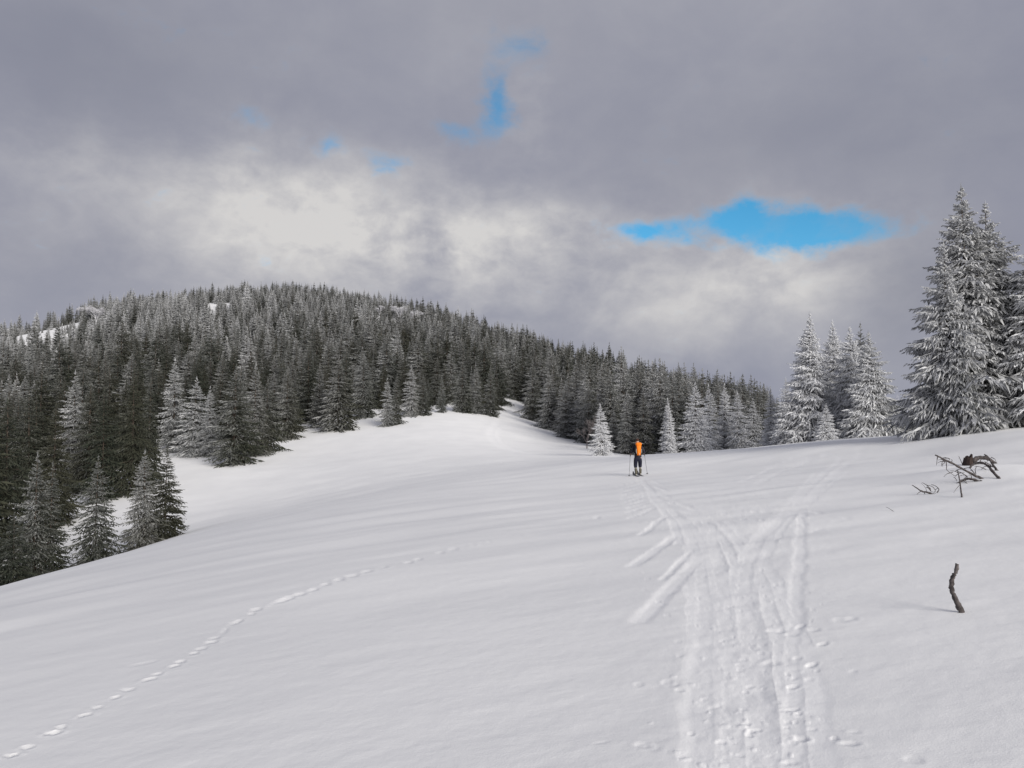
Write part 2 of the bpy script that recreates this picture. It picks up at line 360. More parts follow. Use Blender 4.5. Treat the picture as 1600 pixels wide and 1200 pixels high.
def press(x, y, z):
    order = np.arange(len(x)); pk = np.zeros(len(x))
    edge = 0.030 * fbm(x * 6, y * 4, 4, .6)
    dep = np.zeros(len(x))
    for Q, w, dp, rim in strokes:
        lo = Q.min(0) - 3.2 * w; hi = Q.max(0) + 3.2 * w
        k = order[(x > lo[0]) & (x < hi[0]) & (y > lo[1]) & (y < hi[1])]
        if not len(k): continue
        d = seg_dist(x[k], y[k], Q) + edge[k] * min(1, w / 0.07)
        g = -dp * (1 - smooth(0.35 * w, 1.35 * w, d)) * (0.8 + 0.5 * fbm(x[k] * 1.3, y[k] * 1.3, 2))
        g = g + dp * rim * np.exp(-((d - 1.6 * w) / (0.45 * w)) ** 2) * (0.5 + 1.6 * np.abs(fbm(x[k] * 6, y[k] * 6, 2)))
        pk[k] = np.maximum(pk[k], (1 - smooth(0.5 * w, 1.5 * w, d)) * (.7 + .6 * fbm(x[k] * 1.7, y[k] * .8, 3)))
        dep[k] = np.where(np.abs(g) > np.abs(dep[k]), g, dep[k])
    for X, Y, rx, ry, an, dp in pits:
        m = 2.2 * max(rx, ry)
        k = order[(np.abs(x - X) < m) & (np.abs(y - Y) < m)]
        if not len(k): continue
        c, s = math.cos(an), math.sin(an); a = ((x[k]-X) * c + (y[k]-Y) * s) / rx; b = ((y[k]-Y) * c - (x[k]-X) * s) / ry
        q = np.sqrt(a * a + b * b) + edge[k] * 4
        dep[k] += -dp * (1 - smooth(0.55, 1.15, q)) + abs(dp) * 0.2 * np.exp(-((q - 1.45) / 0.3) ** 2)
    # trampled roughness of the lane
    k = order[(y > 2) & (y < 30) & (x > 0.3) & (x < 11)]
    u = 800 + F * x[k] / y[k]
    lane = np.exp(-((u - 1155) / 105) ** 2)
    dep[k] += lane * (0.006 * fbm(x[k] * 4.5, y[k] * 3.5, 4) + 0.003 * smooth(16, 5, y[k]) * fbm(x[k] * 15, y[k] * 8, 3))
    pk[k] = np.maximum(pk[k], lane * (.22 + .6 * fbm(x[k] * 2.6, y[k] * .9, 3)))
    rr = np.hypot(x, y); k = order[(rr < 45) & (rr > 2)]
    dep[k] += smooth(45, 12, rr[k]) * (0.0045 * fbm(x[k] * 1.1 + y[k] * .5, y[k] * 3.0 - x[k], 3) + 0.0022 * fbm(x[k] * 6, y[k] * 7, 3))
    press.packed = np.clip(pk, 0, 1)
    return z + dep

# the snow sheet: a polar grid round the viewpoint, finer where the camera looks
def spread_to(stops):
    o = []
    for (a, b, st) in stops: o += list(np.arange(a, b, st))
    return o
us = spread_to([(-700, -60, 14), (-60, 880, 3.2), (880, 1300, 1.35), (1300, 1660, 3.0), (1660, 2300, 14)]) + [2300]
azs = [azel(u, HV)[0] for u in us]
na2 = 60
azs = np.array(azs + list(np.linspace(azs[-1], azs[0] + 2 * math.pi, na2 + 2)[1:-1]))
inv = np.linspace(1 / 2.6, 1 / 42.0, 430)
rs = list(np.geomspace(0.4, 2.5, 14)) + list(1 / inv) + list(np.geomspace(42.4, 450, 190)) + list(np.geomspace(460, 9000, 34))
rs = np.array(rs)
AA, RR = np.meshgrid(azs, rs)
gx = (RR * np.sin(AA)).ravel(); gy = (RR * np.cos(AA)).ravel()
gz = press(gx, gy, base_z(gx, gy))
nc, nr = len(azs), len(rs)
ii, jj = np.meshgrid(np.arange(nr - 1), np.arange(nc), indexing='ij'); j2 = (jj + 1) % nc
quads = np.stack([ii * nc + jj, ii * nc + j2, (ii + 1) * nc + j2, (ii + 1) * nc + jj], -1).reshape(-1, 4)[:, ::-1]
snow_me = np_mesh('snow_ground', np.stack([gx, gy, gz], -1), quads, smooth=True, attrs={'packed': press.packed})
ms, n, b = material('snow')
pc = coords(n)
f1, _ = noise(pc, 0.35, 4, 0.5); f2, _ = noise(pc, 14.0, 4, 0.65); f3, _ = noise(pc, 90.0, 3, 0.6)
pa = n.nodes.new('ShaderNodeAttribute'); pa.attribute_name = 'packed'; pa.attribute_type = 'GEOMETRY'
n.links.new(mixc(E(pa.outputs['Fac']), mixc(sstep(f1, 0.3, 0.7), (0.82, 0.822, 0.82), (0.865, 0.866, 0.86)), (0.90, 0.90, 0.895)).s, b.inputs['Base Color'])
b.inputs['Roughness'].default_value = 0.75; b.inputs['Specular IOR Level'].default_value = 0.2
bump(n, b, f2 * 0.7 + f3 * 0.35, 0.28, 0.014)
tag(link_mesh('snow_ground', snow_me, None, [ms]), kind='structure')
def gz1(x, y): return float(press(np.array([x]), np.array([y]), base_z(np.array([x]), np.array([y])))[0])

# ------------------------------------------------------------------ spruces
WIND = Vector((-0.80, -0.42, 0.42)).normalized()
def spruce_material():
    m, n, b = material('frosted_needles')
    def attr(name, kind):
        a = n.nodes.new('ShaderNodeAttribute'); a.attribute_name = name; a.attribute_type = kind; return E(a.outputs['Fac'])
    tip, rnd, frost = attr('tip', 'GEOMETRY'), attr('rnd', 'GEOMETRY'), attr('frost', 'INSTANCER')
    g = n.nodes.new('ShaderNodeNewGeometry')
    def dot(v, w):
        k = n.nodes.new('ShaderNodeVectorMath'); k.operation = 'DOT_PRODUCT'; n.links.new(v.s, k.inputs[0]); k.inputs[1].default_value = w; return E(k.outputs['Value'])
    nd = dot(E(g.outputs['Normal']), WIND)
    oc = coords(n); vt = n.nodes.new('ShaderNodeVectorTransform'); vt.vector_type = 'VECTOR'; vt.convert_from = 'OBJECT'; vt.convert_to = 'WORLD'
    n.links.new(oc.s, vt.inputs[0]); sd_ = dot(E(vt.outputs[0]), (WIND.x, WIND.y, 0))
    clump, _ = noise(oc, 0.9, 3, 0.6)
    _, _, hz = separate(oc)
    lvl = frost * 1.25 - 0.10 + (tip - 0.5) * 0.30 + (rnd - 0.5) * 0.26 + nd * 0.16 + sd_ * 0.12 + (clump - 0.5) * 0.9 + (hz - 5.0) * 0.03
    fac = sstep(lvl, -0.05, 1.0) * clamp01(frost * 0.95 + 0.30)
    ov = n.nodes.new('ShaderNodeObjectInfo')
    base = mixc(rnd, (0.018, 0.023, 0.018), (0.043, 0.048, 0.034))
    base = mixc(E(ov.outputs['Random']) * 0.32, base, (0.055, 0.047, 0.030))
    rime = mixc(rnd, (0.50, 0.51, 0.53), (0.69, 0.695, 0.705))
    n.links.new(mixc(fac, base, rime).s, b.inputs['Base Color'])
    b.inputs['Roughness'].default_value = 0.85; b.inputs['Specular IOR Level'].default_value = 0.12
    return m
M_NEEDLE = spruce_material()
M_BARK = simple_mat('spruce_bark', (0.045, 0.034, 0.026), (0.10, 0.082, 0.066), 9, 0.95, 0.5)

def spindles(P, Dv, L, T, full):
    """pointed sprays: P base points, Dv unit directions, L lengths, T half thickness"""
    n = len(P); up = np.array([0.31, 0.17, 0.93])
    a = np.cross(Dv, up); a /= np.linalg.norm(a, axis=1, keepdims=True) + 1e-9
    c = np.cross(Dv, a)
    ang = np.array([0, 2.094, 4.189]) + rng.random((n, 1)) * 6.28
    ring = P[:, None] + Dv[:, None] * (L * (0.30 if full else 0.04))[:, None, None] + (np.cos(ang)[..., None] * a[:, None] + np.sin(ang)[..., None] * c[:, None] * 0.8) * T[:, None, None]
    tip = P + Dv * L[:, None]
    rn = rng.random(n)
    if full:
        V = np.concatenate([P[:, None], ring, tip[:, None]], 1).reshape(-1, 3)
        f = np.array([[0, 2, 1], [0, 3, 2], [0, 1, 3], [1, 2, 4], [2, 3, 4], [3, 1, 4]])
        tp = np.tile([0.2, 0.5, 0.5, 0.5, 1.0], n); k = 5
    else:
        V = np.concatenate([ring, tip[:, None]], 1).reshape(-1, 3)
        f = np.array([[0, 1, 3], [1, 2, 3], [2, 0, 3]]); tp = np.tile([0.3, 0.3, 0.3, 1.0], n); k = 4
    Fc = (np.arange(n)[:, None, None] * k + f[None]).reshape(-1, 3)
    return V, Fc, tp, np.repeat(rn, k)

def tube(pts, radii, sides=6):
    pts = [Vector(p) for p in pts]; V, Fc = [], []
    for i, p in enumerate(pts):
        t = (pts[min(i+1, len(pts)-1)] - pts[max(i-1, 0)]).normalized()
        a = t.cross(Vector((0.3, 0.2, 0.9)) if abs(t.z) < 0.9 else Vector((1, 0.1, 0))).normalized(); c = t.cross(a)
        for k in range(sides):
            q = 2 * math.pi * k / sides; V.append(p + (a * math.cos(q) + c * math.sin(q)) * radii[i])
    for i in range(len(pts) - 1):
        for k in range(sides):
            k2 = (k + 1) % sides; Fc.append((i*sides+k, i*sides+k2, (i+1)*sides+k2, (i+1)*sides+k))
    n = len(V); V.append(pts[0]); V.append(pts[-1])
    for k in range(sides):
        k2 = (k + 1) % sides
        Fc.append((n, k2, k, k)); Fc.append((n + 1, (len(pts)-1)*sides+k, (len(pts)-1)*sides+k2, (len(pts)-1)*sides+k2))
    return [tuple(v) for v in V], [tuple(dict.fromkeys(f)) for f in Fc]
def py_mesh(name, V, Fc, smooth=True):
    me = bpy.data.meshes.new(name); me.from_pydata(V, [], Fc)
    for p in me.polygons: p.use_smooth = smooth
    me.update(); return me
def many_tubes(lst, sides=5):
    V, Fc = [], []
    for pts, rad in lst:
        v, f = tube(pts, rad, sides); o = len(V); V += v; Fc += [tuple(i + o for i in q) for q in f]
    return V, Fc

def make_spruce(seed, H=10.0, rad=0.22, whorls=30, nb=6, ntw=10, sub=0, full=True, clear=0.03, droop=0.25, ragged=0.25, thick=1.0, limbs=False, tops=None, shape=0.9, hang=0.75, foot=.80):
    """crown arrays + trunk tubes of a spruce of height H; origin at the foot"""
    global rng
    rng = np.random.default_rng(seed); rd = random.Random(seed)
    Vs, Fs, Ts, Rs, o = [], [], [], [], 0
    woods = []
    stems = [(0.0, 0.0, H, rad)] + list(tops or [])
    def add(q):
        nonlocal o
        V, Fc, t, rn = q; Vs.append(V); Fs.append(Fc + o); Ts.append(t); Rs.append(rn); o += len(V)
    for (sx, sy, h, ra) in stems:
        lean = (rd.uniform(-.012, .012) * h, rd.uniform(-.012, .012) * h)
        woods.append(([(sx, sy, -0.5), (sx, sy, 0.0), (sx + lean[0]*.5, sy + lean[1]*.5, h*.5), (sx + lean[0], sy + lean[1], h*.985)], [0.013*h, 0.0115*h, 0.006*h, 0.001*h]))
        prof = [rd.uniform(1 - ragged, 1 + ragged * 0.6) for _ in range(9)]           # lopsided by sector
        for w in range(whorls):
            t = clear + (1 - clear) * (w + rd.uniform(0, .6)) / whorls
            t = min(t, 0.985)
            k = nb if t < 0.85 else max(3, nb - 2)
            ph0 = rd.uniform(0, 6.28)
            for q in range(k):
                ph = ph0 + q * 6.28 / k + rd.uniform(-.35, .35)
                tt = min(0.99, t + rd.uniform(-.75, .75) / whorls)
                lobe = prof[int(ph / 6.28 * 9) % 9]
                taper = (1 - tt) ** (shape + .35 * max(0, tt - .8) / .2) * min(1.0, foot + (1 - foot) * tt / .13)
                L = ra * h * (taper * lobe * rd.uniform(.72, 1.12) + 0.012 + .02 * (1 - tt))
                al = 0.62 * max(0, (tt - 0.45) / 0.55) ** 1.3 - 0.22 * (1 - tt) + rd.uniform(-.14, .14)
                ca_, sa_ = math.cos(al), math.sin(al)
                dr = droop * rd.uniform(.6, 1.4) * (1 - tt * .7)
                e = np.array([math.cos(ph), math.sin(ph), 0.0]); sd2 = np.array([-math.sin(ph), math.cos(ph), 0.0])
                org = np.array([sx + lean[0]*tt, sy + lean[1]*tt, h * tt])
                m = max(4, int(ntw * (0.45 + 0.75 * L / (ra * h))))
                s = np.linspace(0.10, 1.0, m) + rng.uniform(-.03, .03, m); s = np.clip(s, .05, 1.0)
                P = org + (s * L * ca_)[:, None] * e + np.stack([0*s, 0*s, L * (s * sa_ - dr * s**2 + 0.55 * dr * s**4)], 1)
                tang = e[None] * ca_ + np.stack([0*s, 0*s, sa_ - 2*dr*s + 2.2*dr*s**3], 1)
                tang /= np.linalg.norm(tang, axis=1, keepdims=True)
                if limbs and L > 0.05 * h:
                    woods.append(([tuple(org)] + [tuple(org + (x*L*ca_)*e + np.array([0, 0, L*(x*sa_ - dr*x*x + .55*dr*x**4)])) for x in (.5, .9)], [0.004*h*(1-tt)+.006, 0.0025*h*(1-tt)+.005, .004]))
                sg = np.where(np.arange(m) % 2 == 0, 1.0, -1.0)
                wl = L * 0.42 * (1.08 - s) ** 0.8 * rng.uniform(.7, 1.25, m) + 0.016 * h * min(1.0, 0.25 + 1.5 * (1 - tt))
                dv = tang * rng.uniform(.55, .95, (m, 1)) + sd2[None] * (sg * rng.uniform(.45, .95, m))[:, None] + np.array([0, 0, -1.0]) * rng.uniform(.0, .55, (m, 1)) * (1 - tt)
                dv[-1] = tang[-1]
                dv /= np.linalg.norm(dv, axis=1, keepdims=True)
                if sub:
                    for x in range(sub):
                        f = (x + 0.3) / sub
                        PP = P + dv * (wl * f)[:, None] + np.array([0, 0, -1]) * (wl * .18 * f * f)[:, None]
                        side = np.cross(dv, [0, 0, 1.0]) * (1 if x % 2 else -1)
                        d2 = dv * .9 + side * rng.uniform(.2, .7, (m, 1)) + np.array([0, 0, -1]) * rng.uniform(.0, hang, (m, 1))
                        d2 /= np.linalg.norm(d2, axis=1, keepdims=True)
                        l2 = np.maximum(wl * 0.55, 0.016 * h * min(1.0, 0.2 + 1.6 * (1 - tt))) * rng.uniform(.7, 1.3, m)
                        add(spindles(PP, d2, l2, thick * (0.07 * l2 + .0028 * h), full))
                else:
                    add(spindles(P, dv, wl, thick * (0.11 * wl + .0042 * h), full))
                # a run of sprays along the bough itself
                mm = max(2, m // 3); add(spindles(P[::3][:mm], tang[::3][:mm], np.full(len(P[::3][:mm]), L * .36), np.full(len(P[::3][:mm]), thick * (.02 * L + .0035 * h)), full))
        # leader
        ld = np.array([[sx + lean[0], sy + lean[1], h * .955]] * 3); add(spindles(ld, np.array([[0.02, 0, 1.0], [.1, .05, 1], [-.08, .06, 1]]), np.array([h * .06, h * .035, h * .03]), np.array([h * .0045] * 3), full))
    return np.concatenate(Vs), np.concatenate(Fs), np.concatenate(Ts), np.concatenate(Rs), woods
def spruce_proto(name, **kw):
    V, Fc, t, rn, woods = make_spruce(**kw)
    cm = np_mesh(name + '_crown', V, Fc, False, {'tip': t, 'rnd': rn}); cm.materials.append(M_NEEDLE)
    tv, tf = many_tubes(woods, 6 if len(woods) < 4 else 4); tm = py_mesh(name + '_trunk', tv, tf); tm.materials.append(M_BARK)
    return cm, tm
HERO = [spruce_proto('large_spruce', seed=1, rad=0.30, whorls=48, nb=7, ntw=15, sub=4, clear=.02, droop=.34, ragged=.45, foot=.6, limbs=True, shape=.85, hang=1.5),
        spruce_proto('large_spruce', seed=2, rad=0.265, whorls=50, nb=7, ntw=13, sub=4, clear=.02, droop=.35, ragged=.32, limbs=True, shape=.85, hang=1.5),
        spruce_proto('large_spruce', seed=3, rad=0.34, whorls=32, nb=7, ntw=18, sub=4, clear=.16, droop=.34, ragged=.3, limbs=True, hang=1.5),
        spruce_proto('large_spruce', seed=9, rad=0.27, whorls=46, nb=7, ntw=13, sub=4, clear=.04, droop=.4, ragged=.5, foot=.35, limbs=True, shape=.75, hang=1.6)]
MID = [spruce_proto('spruce', seed=20 + i, rad=r, whorls=w, nb=7, ntw=12, sub=2, clear=.02, droop=d, ragged=g, limbs=True, tops=tp, shape=sh, thick=1.15) for i, (r, w, d, g, tp, sh) in enumerate((
    (0.29, 33, .22, .25, None, .85), (0.26, 34, .25, .35, None, .8), (0.335, 30, .18, .25, None, .9), (0.27, 30, .30, .40, [(1.0, 0.4, 9.2, .22)], .85), (0.235, 34, .25, .3, None, .75), (0.31, 30, .3, .38, None, .8)))]
LOW = [spruce_proto('forest_spruce', seed=40 + i, rad=r, whorls=28, nb=6, ntw=9, sub=0, full=True, clear=.05, droop=d, ragged=g, thick=1.55, shape=sh) for i, (r, d, g, sh) in enumerate((
    (0.26, .2, .25, .85), (0.225, .25, .35, .75), (0.295, .2, .3, .9), (0.21, .2, .3, .7), (0.28, .3, .4, .8), (0.24, .35, .5, .95), (0.18, .2, .45, .65), (0.25, .15, .55, .85)))]

placed = []      # (x, y) of the spruces placed by hand
ntrees = 0
def spruce(x, y, height, width, proto, frost, rz, label, group=None, sink=0.15):
    """width: spread relative to the prototype's own proportion"""
    global ntrees
    z = float(base_z(x, y)) - sink
    s = (height + sink) / 10.0
    root = empty('spruce_tree', (x, y, z), rz, (s * width, s * width, s)); root.rotation_euler = (random.gauss(0, .012), random.gauss(0, .012), rz)
    tag(root, label, 'tree', group)
    c = bpy.data.objects.new('crown', proto[0]); COL.objects.link(c); c.parent = root; c['frost'] = float(frost)
    t = bpy.data.objects.new('trunk', proto[1]); COL.objects.link(t); t.parent = root
    ntrees += 1
    return root
def put(u, r, vtop, width, proto, frost, label, group=None, rz=None):
    x, y = at(u, r); z = float(base_z(x, y))
    h = math.tan(azel(u, vtop)[1]) * r - z
    placed.append((x, y, h * .2 * width))
    return spruce(x, y, h, width, proto, frost, random.uniform(0, 6.28) if rz is None else rz, label, group)
# --- the big rimed trees on the right
put(1519, 46, 286, 1.10, HERO[0], 0.47, 'tallest frost covered spruce at the right, its white tip highest above the snow ridge', rz=.4)
put(1484, 43.5, 378, .84, HERO[3], 0.52, 'slimmer white rimed spruce leaning on the left flank of the tallest tree at right', rz=2.1)
put(1549, 47.5, 314, 1.12, HERO[2], 0.52, 'broad spruce just behind the tallest one at right, its tip slightly lower', rz=4.0)
put(1622, 46.5, 366, 1.10, HERO[2], .62, 'spruce trunk outside the right picture edge, only its long greenish boughs in view', rz=2.6)
put(1592, 52, 622, 1.50, MID[2], 0.50, 'low dark young spruce under the boughs at the right picture edge')
# --- the white clump on the ridge
CL = 'white clump on the ridge'
put(1263, 80, 488, 1.08, HERO[1], 1.00, 'tall white rimed spruce, leftmost big tree of the clump on the ridge', rz=5.0)
put(1306, 84, 500, 0.98, HERO[1], 0.96, 'frosted spruce second from the left in the tall clump on the ridge', rz=1.3)
put(1331, 80, 508, 0.92, HERO[0], 0.96, 'frosted spruce in the middle of the tall clump on the ridge', rz=2.6)
put(1346, 90, 505, 0.85, MID[4], 0.26, 'dark topped spruce peeping over the middle of the tall clump on the ridge')
put(1362, 77, 516, 1.08, HERO[0], 0.62, 'rightmost spruce of the ridge clump, white on the left and bare green on the right', rz=.2)
put(1228, 79, 590, 1.00, MID[0], 1.14, 'short white spruce against the left foot of the tall ridge clump')
put(1204, 82, 606, 0.90, MID[1], 1.15, 'slim white topped young spruce left of the tall ridge clump')
put(1290, 74, 630, 1.20, MID[2], 1.12, 'low white spruce at the foot of the tall ridge clump, between its two left trunks')
# --- white trees behind the skier
put(940, 84, 630, 0.98, MID[0], 1.15, 'small solitary white spruce on the snow just left of the skier')
put(1043, 86, 622, 0.86, MID[3], 1.14, 'white spruce on the ridge first to the right of the skier')
put(1088, 87, 596, 0.98, MID[0], 1.14, 'taller white spruce on the ridge second to the right of the skier', rz=2.2)
put(1107, 92, 600, 0.90, MID[4], 0.80, 'grey white spruce close behind the taller white one right of the skier')
put(1131, 95, 598, 0.85, MID[1], 0.72, 'grey frosted spruce with white tip midway between the skier and the ridge clump')
put(1154, 93, 612, 0.95, MID[5], 0.76, 'frosted spruce with bushy white boughs left of the slim young one by the ridge clump')
put(1178, 96, 622, 1.00, MID[2], 0.64, 'low grey frosted spruce just left of the slim white topped young one')
put(980, 96, 612, 0.90, MID[1], 0.34, 'dim grey frosted spruce rising behind and left of the skier')
put(1006, 95, 606, 0.95, MID[4], 0.26, 'dim grey green spruce directly behind the skier')
put(958, 99, 640, 0.90, MID[5], 0.32, 'low grey spruce close behind the solitary white one left of the skier')
# --- the near dark trees at lower left
put(58, 54, 706, 1.02, MID[3], 0.26, 'dark two tipped spruce at the left, growing beyond the near snow brow', rz=.5)
put(28, 50, 800, 1.25, MID[5], 0.06, 'short dark bushy spruce in the lower left corner of the trees')
put(152, 55, 712, 0.88, MID[2], 0.24, 'small grey green spruce standing between the two tipped tree and the slim near pair')
put(229, 56, 702, 1.0, MID[1], 0.32, 'slim grey green spruce, rightmost near pair at left, paler of the two')
put(260, 58, 700, 1.12, MID[0], 0.04, 'dark spruce with open layered boughs, right of the near pair at left')
put(-30, 52, 740, 1.10, MID[0], 0.13, 'dark spruce cut by the left picture edge beside the two tipped one')
# --- dark stand behind them, unfrosted; the low frost values also paint in cloud shade
put(14, 76, 622, 0.98, MID[5], -0.05, 'nearly black spruce at the left picture edge in the dark lower stand')
put(86, 82, 628, 0.85, MID[0], 0.00, 'dark spruce behind the two tipped near tree in the lower stand')
put(140, 96, 596, 0.85, MID[2], 0.12, 'dark bushy spruce between the two tallest of the lower left stand')
put(163, 88, 606, 0.78, MID[5], -0.03, 'dark spruce behind the small tree left of the slim near pair')
put(208, 88, 574, 0.75, MID[0], -0.02, 'tall dark spruce in the lower left stand behind the slim near pair')
put(234, 92, 590, 0.72, MID[1], 0.10, 'dark spruce at the right end of the lower left stand by the snow gap')
put(48, 100, 600, 0.94, MID[3], 0.10, 'dark spruce rising in a gap of the lower left stand near picture edge')
put(116, 104, 578, 0.85, MID[4], 0.40, 'greyer spruce peering over the dark lower left stand')
put(-40, 74, 600, 1.02, MID[2], -0.05, 'black green spruce just at the left picture edge of the dark stand')
# --- meadow edge, left to right
put(272, 116, 558, 0.85, MID[4], 0.45, 'slim pale tipped spruce behind the left snow gap')
put(303, 110, 588, 1.00, MID[5], 0.49, 'grey white spruce with drooping boughs standing in the left snow gap')
put(328, 108, 602, 0.80, MID[1], 0.47, 'small slender frosted spruce beside the dark one at the meadow corner')
put(366, 100, 570, 1.05, MID[0], 0.21, 'dark broad spruce standing forward at the left corner of the meadow')
put(398, 106, 566, 0.95, MID[3], 0.33, 'frost streaked spruce just right of the dark broad corner tree')
put(416, 110, 590, 0.90, MID[5], 0.21, 'dark spruce at the meadow edge, third of the corner group')
put(448, 120, 572, 0.95, MID[0], 0.25, 'grey green spruce at the meadow edge right of the corner group')
put(497, 129, 566, 0.85, MID[1], 0.29, 'slim spruce with white fringed left side beside the rounded forward one')
put(528, 124, 557, 1.15, MID[2], 0.25, 'full rounded spruce standing forward at the upper meadow edge')
put(566, 134, 552, 1.00, MID[5], 0.29, 'dark spruce set back right of the full rounded one at the meadow edge')
put(605, 122, 590, 0.85, MID[4], 0.42, 'grey half of the close pair standing out on the snow of the upper meadow')
put(619, 123, 583, 0.85, MID[1], 0.21, 'dark half of the close pair standing out on the snow of the upper meadow')
put(643, 132, 569, 0.85, MID[5], 0.42, 'frost grey spruce at the meadow edge just right of the close pair')
put(661, 133, 585, 0.95, MID[0], 0.21, 'dark olive spruce at the meadow edge leaning on the frost grey one')
put(690, 137, 587, 0.62, MID[0], 0.27, 'small slim spruce on a bare stem at the crest of the meadow')
put(722, 140, 560, 0.90, MID[2], 0.23, 'spruce at the meadow crest, left of the row by the ski trail gap')
put(745, 141, 566, 0.85, MID[3], 0.31, 'frost banded spruce in the middle of the row by the ski trail gap')
put(766, 141, 572, 0.85, MID[0], 0.23, 'last spruce of the row at the left side of the ski trail gap')
put(806, 188, 545, 1.00, MID[1], 0.21, 'dark straight stemmed spruce at the head of the ski trail gap')
put(832, 150, 562, 0.90, MID[5], 0.25, 'spruce at the right side of the ski trail gap')
put(858, 138, 580, 1.00, MID[2], 0.35, 'broad frosted spruce on the downhill edge right of the trail gap')
put(885, 124, 596, 1.00, MID[0], 0.35, 'frosted spruce on the downhill edge above the solitary white one')

# --- the forest on the hill
EDGE = [(-700, 92), (-40, 94), (150, 102), (230, 106), (262, 122), (330, 120), (380, 116), (440, 122), (500, 138), (560, 140), (640, 142), (700, 146), (775, 150), (787, 205), (822, 205), (834, 158), (860, 142), (900, 116), (930, 106), (1000, 102), (1100, 100), (1200, 98), (1225, 100), (1236, 600)]
CREST = [(-700, 440), (0, 440), (200, 445), (370, 450), (480, 450), (600, 440), (700, 415), (790, 375), (850, 355), (930, 320), (1000, 290), (1100, 255), (1200, 200), (1240, 190)]
def lerp(tab, u): return np.interp(u, [p[0] for p in tab], [p[1] for p in tab])
GAPS = [(52, 42, 285, 368, 432), (104, 22, 300, 385, 440), (330, 10, 305, 376, 408), (352, 8, 330, 385, 412)]     # snowy clearings: column, half width, low growth from, clear from, clear to
SKYLINE = [(-400, 560), (0, 506), (100, 473), (200, 456), (300, 453), (350, 442), (440, 437), (540, 450), (640, 459), (700, 470), (735, 479), (800, 505), (900, 531), (960, 541), (1000, 546), (1050, 563), (1100, 582), (1160, 586), (1200, 606), (1240, 645)]
cand = []
step = 3.8
xs = np.arange(-330, 130, step)
ys = np.arange(50, 460, step)
rd = random.Random(77)
for x in xs:
    for y in ys:
        if rd.random() < 0.12: continue
        X = x + rd.uniform(-.46, .46) * step; Y = y + rd.uniform(-.46, .46) * step
        r = math.hypot(X, Y); u = 800 + F * X / Y * 1.0
        if u < -330 or u > 1234: continue
        e = lerp(EDGE, u)
        if r < e + rd.uniform(0, 3) or r > lerp(CREST, u) + 12: continue
        if any((X - px) ** 2 + (Y - py) ** 2 < (1.1 + pw * .45) ** 2 for px, py, pw in placed): continue
        gap = 0
        for gu, gw, g0, g1, g2 in GAPS:
            if abs(u - gu) < gw * rd.uniform(.7, 1.2):
                if g1 < r < g2: gap = 1
                elif g0 < r <= g1 and not gap: gap = 2
        if gap == 1 and rd.random() < .16: gap = 2
        if gap == 1 or any(abs(u - bu) < 15 and br_ - 32 < r < br_ + 4 for bu, br_ in ((146, 372), (592, 388), (622, 380), (646, 370), (917, 104))): continue
        h = rd.gauss(9.6 if u < 420 else 10.6, 2.2) if u < 800 else rd.gauss(11.2, 2.4)
        h = min(max(h, 4.5), 16.0)
        if rd.random() < .16: h *= .6
        if r - e < 14: h *= .9
        if gap == 2: h = rd.uniform(2.5, 4.6)
        zb = float(base_z(X, Y)); cap = (HV - (lerp(SKYLINE, u) + rd.uniform(-9, 14))) / F * Y - zb
        if cap < 3.0: continue
        h = min(h, cap)
        # rime is heavier high up on the hill and on the windward shoulder
        fr = .15 + .22 * smooth(120, 380, r) + .10 * smooth(700, 250, u) * smooth(140, 260, r) + rd.gauss(0, .11)
        if u < 300 and r < 130: fr -= .12
        if u > 860: fr = .24 + rd.gauss(0, .08) + (.06 if r < 150 else 0)
        if r > lerp(CREST, u) - 30: fr -= .10  # lower rime level here paints in the dark of backlit crest trees
        cand.append((r, X, Y, h, max(.02, fr), u))
cand.sort()
# how much of each one shows, nearest first
buf = np.full(1700, 1200.0); score = []
for (r, X, Y, h, fr, u) in cand:
    z = float(base_z(X, Y)); wpx = max(1, int(.19 * h / r * F)); vt = HV - F * (z + h) / Y
    a, b2 = int(u) - wpx, int(u) + wpx + 1
    cs = np.arange(max(a, -40), min(b2, 1640))
    if len(cs) == 0: score.append(0.0); continue
    top = vt + (np.abs(cs - u) / wpx) * (F * h / r)
    idx = np.clip(cs + 40, 0, 1699); vis = np.maximum(buf[idx] - top, 0)
    score.append(float(vis.sum())); buf[idx] = np.minimum(buf[idx], top)
order = sorted(range(len(cand)), key=lambda i: -score[i])
NEAR_N = 300 - ntrees
single = set(order[:NEAR_N])
SECT = [(100, 'by the left picture edge'), (180, 'above the lower left stand'), (240, 'above that stand\'s right end'), (300, 'above the left snow gap'), (345, 'behind the snow gap pair'), (395, 'behind the dark corner tree'),
        (440, 'behind the meadow corner group'), (500, 'behind the white fringed tree'), (560, 'behind the full rounded tree'), (600, 'above the meadow edge dent'), (640, 'behind the close meadow pair'), (680, 'above the small crest tree'), (730, 'behind the crest row'),
        (785, 'left of the trail gap'), (835, 'heading the ski trail gap'), (870, 'right of the trail gap'), (915, 'along the right downhill edge'), (960, 'behind the solitary white spruce'), (1010, 'behind and above the skier'), (1050, 'behind the first white spruce'), (1095, 'behind the second white spruce'), (1140, 'behind the white tipped row'), (1190, 'behind the low frosted trees'), (1300, 'left of the ridge clump')]
ORD = ['', 'second', 'third', 'fourth', 'fifth', 'sixth', 'seventh', 'eighth', 'ninth', 'tenth', 'eleventh', 'twelfth']
NUM = ['', 'one', 'two', 'three', 'four', 'five', 'six', 'seven', 'eight', 'nine', 'ten', 'eleven', 'twelve']
pts_v, pts_a, keyed = [], [], {}
